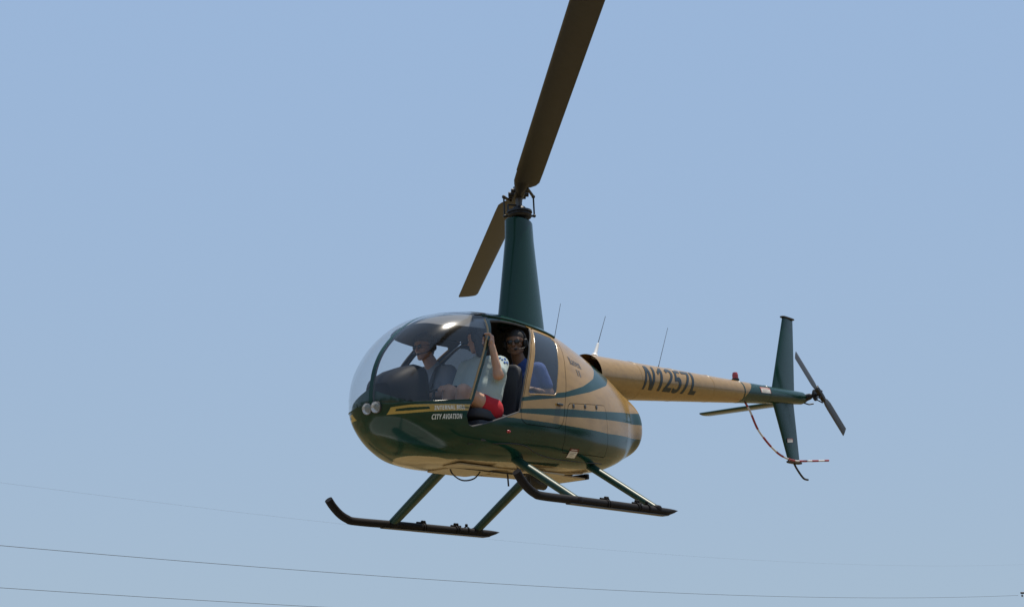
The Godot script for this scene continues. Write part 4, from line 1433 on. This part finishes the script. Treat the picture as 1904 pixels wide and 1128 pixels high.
# j: joints in helicopter axes; look: colours and extras
func person(label: String, j: Dictionary, look: Dictionary) -> void:
	var base := Vector3(j.hip.x, 0.80, j.hip.z)
	var P := thing("person", label, "person", heli_xf * Transform3D(Basis(), base))
	var skin_m := mat(look.skin, 0.55)
	skin_m.subsurf_scatter_enabled = true
	skin_m.subsurf_scatter_strength = 0.15
	var side: Vector3 = (j.shoulder_r - j.shoulder_l).normalized()
	var hip: Vector3 = j.hip; var neck: Vector3 = j.neck; var hc: Vector3 = j.head
	var hs := Vector3(0, 0, 0.085)
	var chest: Vector3 = (j.shoulder_l + j.shoulder_r) * 0.5 - Vector3(0, 0.10, 0)
	var belly := hip.lerp(chest, 0.5) + Vector3(0.02, 0, 0)
	var f: Vector3 = j.face.normalized()
	var u := (Vector3.UP - f * f.dot(Vector3.UP)).normalized()
	var r := f.cross(u)
	var torso := [[hip - hs, 0.115, hip + hs, 0.115], [hip - hs * 0.6, 0.11, belly - hs * 0.75, 0.115], [hip + hs * 0.6, 0.11, belly + hs * 0.75, 0.115],
		[belly - side * 0.065, 0.115, chest - side * 0.085, 0.115], [belly + side * 0.065, 0.115, chest + side * 0.085, 0.115],
		[j.shoulder_l + side * 0.035, 0.062, j.shoulder_r - side * 0.035, 0.062], [chest - side * 0.05, 0.10, (j.shoulder_l + j.shoulder_r) * 0.5 - side * 0.06, 0.075], [chest + side * 0.05, 0.10, (j.shoulder_l + j.shoulder_r) * 0.5 + side * 0.06, 0.075],
		[j.shoulder_l + side * 0.08, 0.045, neck, 0.05], [j.shoulder_r - side * 0.08, 0.045, neck, 0.05]]
	var limbs := []
	for k in ["l", "r"]:
		limbs.append([j["shoulder_" + k], 0.056, j["elbow_" + k], 0.043]); limbs.append([j["elbow_" + k], 0.043, j["wrist_" + k], 0.029])
		var hp: Vector3 = hip + (hs if k == "r" else -hs)
		limbs.append([hp, 0.098, j["knee_" + k], 0.060]); limbs.append([j["knee_" + k], 0.060, j["ankle_" + k], 0.040])
		limbs.append([j["ankle_" + k], 0.042, j["ankle_" + k] + Vector3(0.16, -0.045, 0.0), 0.032])
	var throat := [[neck - Vector3(0, 0.02, 0), 0.06, hc + u * -0.07 - f * 0.012, 0.055]]
	var body := nets(torso + limbs + throat, 0.014, 0.03)
	join(body, nets(head_bones(hc, f, u, r) + [[neck + u * 0.02, 0.056, hc + u * -0.06 - f * 0.012, 0.054]], 0.0042, 0.012))
	for k in ["l", "r"]:
		if j.has("hand_" + k):
			var hb: Array = j["hand_" + k].duplicate()
			hb.append([j["wrist_" + k].lerp(j["elbow_" + k], 0.18), 0.031, j["wrist_" + k], 0.028])
			join(body, nets(hb, 0.0042, 0.006))
	commit(shifted(body, base), "body", skin_m, P)
	# clothes
	var cloth := []
	for b in torso.slice(1): cloth.append([b[0], b[1] + 0.013, b[2], b[3] + 0.013])
	for k in ["l", "r"]:
		var a: Vector3 = j["shoulder_" + k]; var e: Vector3 = j["elbow_" + k]
		cloth.append([a, 0.074, a.lerp(e, look.sleeve), 0.068 if look.sleeve < 0.9 else 0.056])
		if look.sleeve >= 0.99: cloth.append([e, 0.056, e.lerp(j["wrist_" + k], 0.9), 0.042])
	var sh := mat(look.shirt, 0.9)
	sh.rim_enabled = true; sh.rim = 0.2
	sh.normal_enabled = true; sh.normal_texture = mats.folds_texture; sh.normal_scale = 0.35
	sh.uv1_triplanar = true; sh.uv1_scale = Vector3(3.5, 2.2, 3.5)
	commit(shifted(nets(cloth, 0.0125, 0.03), base), "shirt", sh, P)
	if look.get("straps", false):
		for sg in [-1.0, 1.0]:
			var zz: float = hip.z
			var st := Soup.new()
			tube(st, smooth_path([Vector3(0.97, 1.43, zz + 0.10 * sg), Vector3(1.07, 1.425, zz + 0.10 * sg), Vector3(1.135, 1.34, zz + 0.095 * sg), Vector3(1.165, 1.22, zz + 0.07 * sg), Vector3(1.16, 1.05, zz + 0.03 * sg)]), Vector2(0.006, 0.024), 8, Vector3.RIGHT)
			commit(shifted(st, base), "harness_strap", mats.black, P)
	if look.get("print", false):
		# blue print on the sleeve
		var a: Vector3 = j.shoulder_l; var e: Vector3 = j.elbow_l
		var ax := (e - a).normalized()
		var o1 := (Vector3(0.3, 0.25, -1.0) - ax * ax.dot(Vector3(0.3, 0.25, -1.0))).normalized()
		var o2 := ax.cross(o1)
		for q in [[0.02, 0.15, 0.016], [0.05, -0.25, 0.02], [0.055, 0.45, 0.014], [0.085, 0.1, 0.018], [0.03, 0.75, 0.014]]:
			var ps := Soup.new()
			var nn: Vector3 = o1 * cos(q[1]) + o2 * sin(q[1])
			puff(ps, Transform3D(Basis(ax, nn, ax.cross(nn)), a + ax * q[0] + nn * 0.077), Vector3(q[2], 0.003, q[2] * 0.7), 2.0, 8, 12)
			commit(shifted(ps, base), "sleeve_print", mat(Color(0.04, 0.12, 0.36), 0.9), P)
	cloth = [[hip - hs, look.get("seat", 0.132), hip + hs, look.get("seat", 0.132)]]
	for k in ["l", "r"]:
		var hp: Vector3 = hip + (hs if k == "r" else -hs)
		var kn: Vector3 = j["knee_" + k]
		if look.short: cloth.append([hp, 0.112, hp.lerp(kn, look.get("leg", 0.5)), 0.098])
		else:
			cloth.append([hp, 0.114, kn, 0.075]); cloth.append([kn, 0.075, j["ankle_" + k], 0.056])
	commit(shifted(nets(cloth, 0.0125, 0.025), base), "shorts" if look.short else "trousers", mat(look.legs, 0.9), P)
	for k in ["l", "r"]:
		var a: Vector3 = j["ankle_" + k]
		commit(shifted(nets([[a + Vector3(0, -0.02, 0), 0.05, a + Vector3(-0.03, -0.05, 0), 0.042], [a + Vector3(0.0, -0.045, 0), 0.046, a + Vector3(0.17, -0.058, 0), 0.04]], 0.012, 0.02), base), "shoe", mats.black, P)
	# hair, eyes, headset
	var hb2 := [[hc + u * 0.052 - f * 0.030, 0.088, hc + u * 0.058 + f * 0.018, 0.080], [hc + u * 0.01 - f * 0.045, 0.070, hc + u * -0.03 - f * 0.042, 0.052]]
	if look.get("long_hair", false): 
		hb2.append([hc - f * 0.055, 0.065, hc - f * 0.07 - u * 0.17, 0.05])
		for sg in [-1.0, 1.0]: hb2.append([hc - f * 0.01 + r * 0.075 * sg + u * 0.02, 0.03, hc - f * 0.03 + r * 0.07 * sg - u * 0.15, 0.03])
	commit(shifted(nets(hb2, 0.006, 0.02), base), "hair", mat(look.hair, 0.7), P)
	for sg in [-1.0, 1.0]:
		var s := Soup.new()
		var ec: Vector3 = hc + f * 0.086 + u * 0.008 + r * 0.030 * sg
		puff(s, Transform3D(Basis(), ec), Vector3(0.012, 0.009, 0.012), 2.0, 8, 10)
		var eye := commit(shifted(s, base), "eye", mats.white, P)
		s = Soup.new()
		puff(s, Transform3D(Basis(), ec + f * 0.008), Vector3(0.0055, 0.0055, 0.0055), 2.0, 8, 10)
		commit(shifted(s, base), "iris", mats.black, eye)
	if look.get("glasses", false):
		var s := Soup.new()
		for sg in [-1.0, 1.0]:
			puff(s, Transform3D(Basis(f, u, r), hc + f * 0.103 + u * 0.006 + r * 0.032 * sg), Vector3(0.004, 0.019, 0.026), 3.0, 8, 12)
			tube(s, [hc + f * 0.10 + u * 0.012 + r * 0.058 * sg, hc + u * 0.016 + r * 0.088 * sg], 0.003, 6)
		tube(s, [hc + f * 0.106 + u * 0.012 - r * 0.012, hc + f * 0.106 + u * 0.012 + r * 0.012], 0.003, 6)
		commit(shifted(s, base), "sunglasses", mat(Color(0.012, 0.012, 0.013), 0.15), P)
	var s := Soup.new()
	var arc := []
	for k in 13:
		var w := PI * k / 12.0
		arc.append(hc - f * 0.012 + r * cos(w) * 0.100 + u * (0.012 + sin(w) * 0.128))
	tube(s, arc, Vector2(0.006, 0.014), 8, f)
	var band := commit(shifted(s, base), "headset_band", mats.black, P)
	for sg in [-1.0, 1.0]:
		s = Soup.new()
		puff(s, Transform3D(Basis(f, u, r), hc - f * 0.010 + u * 0.004 + r * 0.096 * sg), Vector3(0.032, 0.042, 0.024), 3.0, 10, 14)
		commit(shifted(s, base), "ear_cup", look.cup, band)
	s = Soup.new()
	var ms: float = look.mic
	tube(s, smooth_path([hc + r * 0.104 * ms - u * 0.01, hc + f * 0.06 + r * 0.09 * ms - u * 0.05, hc + f * 0.118 + r * 0.030 * ms - u * 0.066]), 0.0035, 6)
	puff(s, Transform3D(Basis(f, u, r), hc + f * 0.122 + r * 0.022 * ms - u * 0.067), Vector3(0.011, 0.011, 0.017), 2.0, 8, 10)
	commit(shifted(s, base), "microphone", mats.black, band)

func build_people() -> void:
	# pilot in the starboard seat
	var g := Vector3(1.40, 1.10, 0.26)
	var wr := Vector3(1.33, 1.10, 0.33)
	var pl := {"hip": Vector3(0.99, 0.955, 0.31), "shoulder_l": Vector3(1.02, 1.355, 0.13), "shoulder_r": Vector3(1.02, 1.355, 0.49), "neck": Vector3(1.03, 1.43, 0.31), "head": Vector3(1.125, 1.60, 0.32), "face": Vector3(1, -0.06, 0.08),
		"elbow_l": Vector3(1.12, 1.13, 0.06), "wrist_l": Vector3(1.33, 1.10, 0.155), "elbow_r": Vector3(1.10, 1.09, 0.52), "wrist_r": Vector3(1.32, 1.055, 0.36),
		"knee_l": Vector3(1.47, 1.02, 0.20), "knee_r": Vector3(1.47, 1.02, 0.42), "ankle_l": Vector3(1.56, 0.70, 0.16), "ankle_r": Vector3(1.56, 0.70, 0.30)}
	pl["hand_r"] = hand_grip(Vector3(1.395, 1.06, 0.265), Vector3(0.1, 1, 0), Vector3(-0.5, 0, 1), pl.wrist_r, 0.014, -1.0)
	pl["hand_l"] = hand_open(pl.wrist_l, Vector3(1, -0.12, 0.25), Vector3(0, 1, 0), 1.0)
	person("person in dark grey shirt and headset seated at the helicopter controls", pl,
		{"skin": Color(0.36, 0.20, 0.14), "straps": true, "shirt": Color(0.19, 0.22, 0.27), "legs": Color(0.05, 0.06, 0.085), "hair": Color(0.05, 0.045, 0.045), "sleeve": 0.62, "short": false, "glasses": true, "cup": mats.black, "mic": -1.0})
	# passenger in the open doorway, one hand on the windscreen post
	var q := Vector2(1.303, 1.502)
	var post := skin(1.303, 1.502, -1.0)
	var pa := skin(1.225, 1.61, -1.0) - skin(1.401, 1.35, -1.0)
	var fp := {"hip": Vector3(1.205, 0.905, -0.375), "shoulder_l": Vector3(1.085, 1.32, -0.515), "shoulder_r": Vector3(1.14, 1.33, -0.17), "neck": Vector3(1.10, 1.405, -0.33), "head": Vector3(1.115, 1.575, -0.31), "face": Vector3(0.12, -0.06, 1.0),
		"elbow_l": Vector3(1.235, 1.195, -0.60), "wrist_l": Vector3(1.285, 1.435, -0.585), "elbow_r": Vector3(1.22, 1.11, -0.12), "wrist_r": Vector3(1.40, 1.13, -0.17),
		"knee_l": Vector3(1.535, 1.035, -0.445), "knee_r": Vector3(1.47, 1.065, -0.24), "ankle_l": Vector3(1.57, 0.70, -0.34), "ankle_r": Vector3(1.57, 0.70, -0.2)}
	fp["hand_l"] = hand_grip(post, pa, Vector3(-0.8, 0, -0.6), fp.wrist_l, 0.019, 1.0)
	fp["hand_r"] = hand_open(fp.wrist_r, Vector3(1, -0.1, -0.2), Vector3(0, 1, 0), -1.0)
	person("person in pale tee shirt and red shorts gripping the post of the open doorway", fp,
		{"skin": Color(0.46, 0.26, 0.17), "shirt": Color(0.34, 0.41, 0.40), "legs": Color(0.42, 0.010, 0.02), "hair": Color(0.010, 0.008, 0.007), "sleeve": 0.8, "short": true, "leg": 0.27, "seat": 0.122, "long_hair": true, "print": true, "cup": mats.black, "mic": 1.0})
	# passenger on the rear seat by the port window
	var rp := {"hip": Vector3(0.42, 0.98, -0.31), "shoulder_l": Vector3(0.50, 1.345, -0.50), "shoulder_r": Vector3(0.50, 1.355, -0.13), "neck": Vector3(0.53, 1.435, -0.315), "head": Vector3(0.605, 1.605, -0.325), "face": Vector3(0.85, -0.05, -0.45),
		"elbow_l": Vector3(0.44, 1.12, -0.565), "wrist_l": Vector3(0.60, 1.135, -0.545), "elbow_r": Vector3(0.55, 1.12, -0.08), "wrist_r": Vector3(0.74, 1.06, -0.16),
		"knee_l": Vector3(0.80, 0.99, -0.40), "knee_r": Vector3(0.80, 0.99, -0.22), "ankle_l": Vector3(0.84, 0.69, -0.42), "ankle_r": Vector3(0.84, 0.69, -0.22)}
	rp["hand_l"] = hand_open(rp.wrist_l, Vector3(1, 0.25, 0.12), Vector3(0, 1, -0.3), 1.0)
	rp["hand_r"] = hand_open(rp.wrist_r, Vector3(1, -0.2, -0.2), Vector3(0, 1, 0), -1.0)
	person("person in a blue shirt with headset on the back seat beside the rear door window", rp,
		{"skin": Color(0.20, 0.11, 0.07), "shirt": Color(0.04, 0.085, 0.28), "legs": Color(0.03, 0.04, 0.07), "hair": Color(0.02, 0.016, 0.014), "sleeve": 0.62, "short": false, "glasses": true, "cup": mats.black, "mic": -1.0})
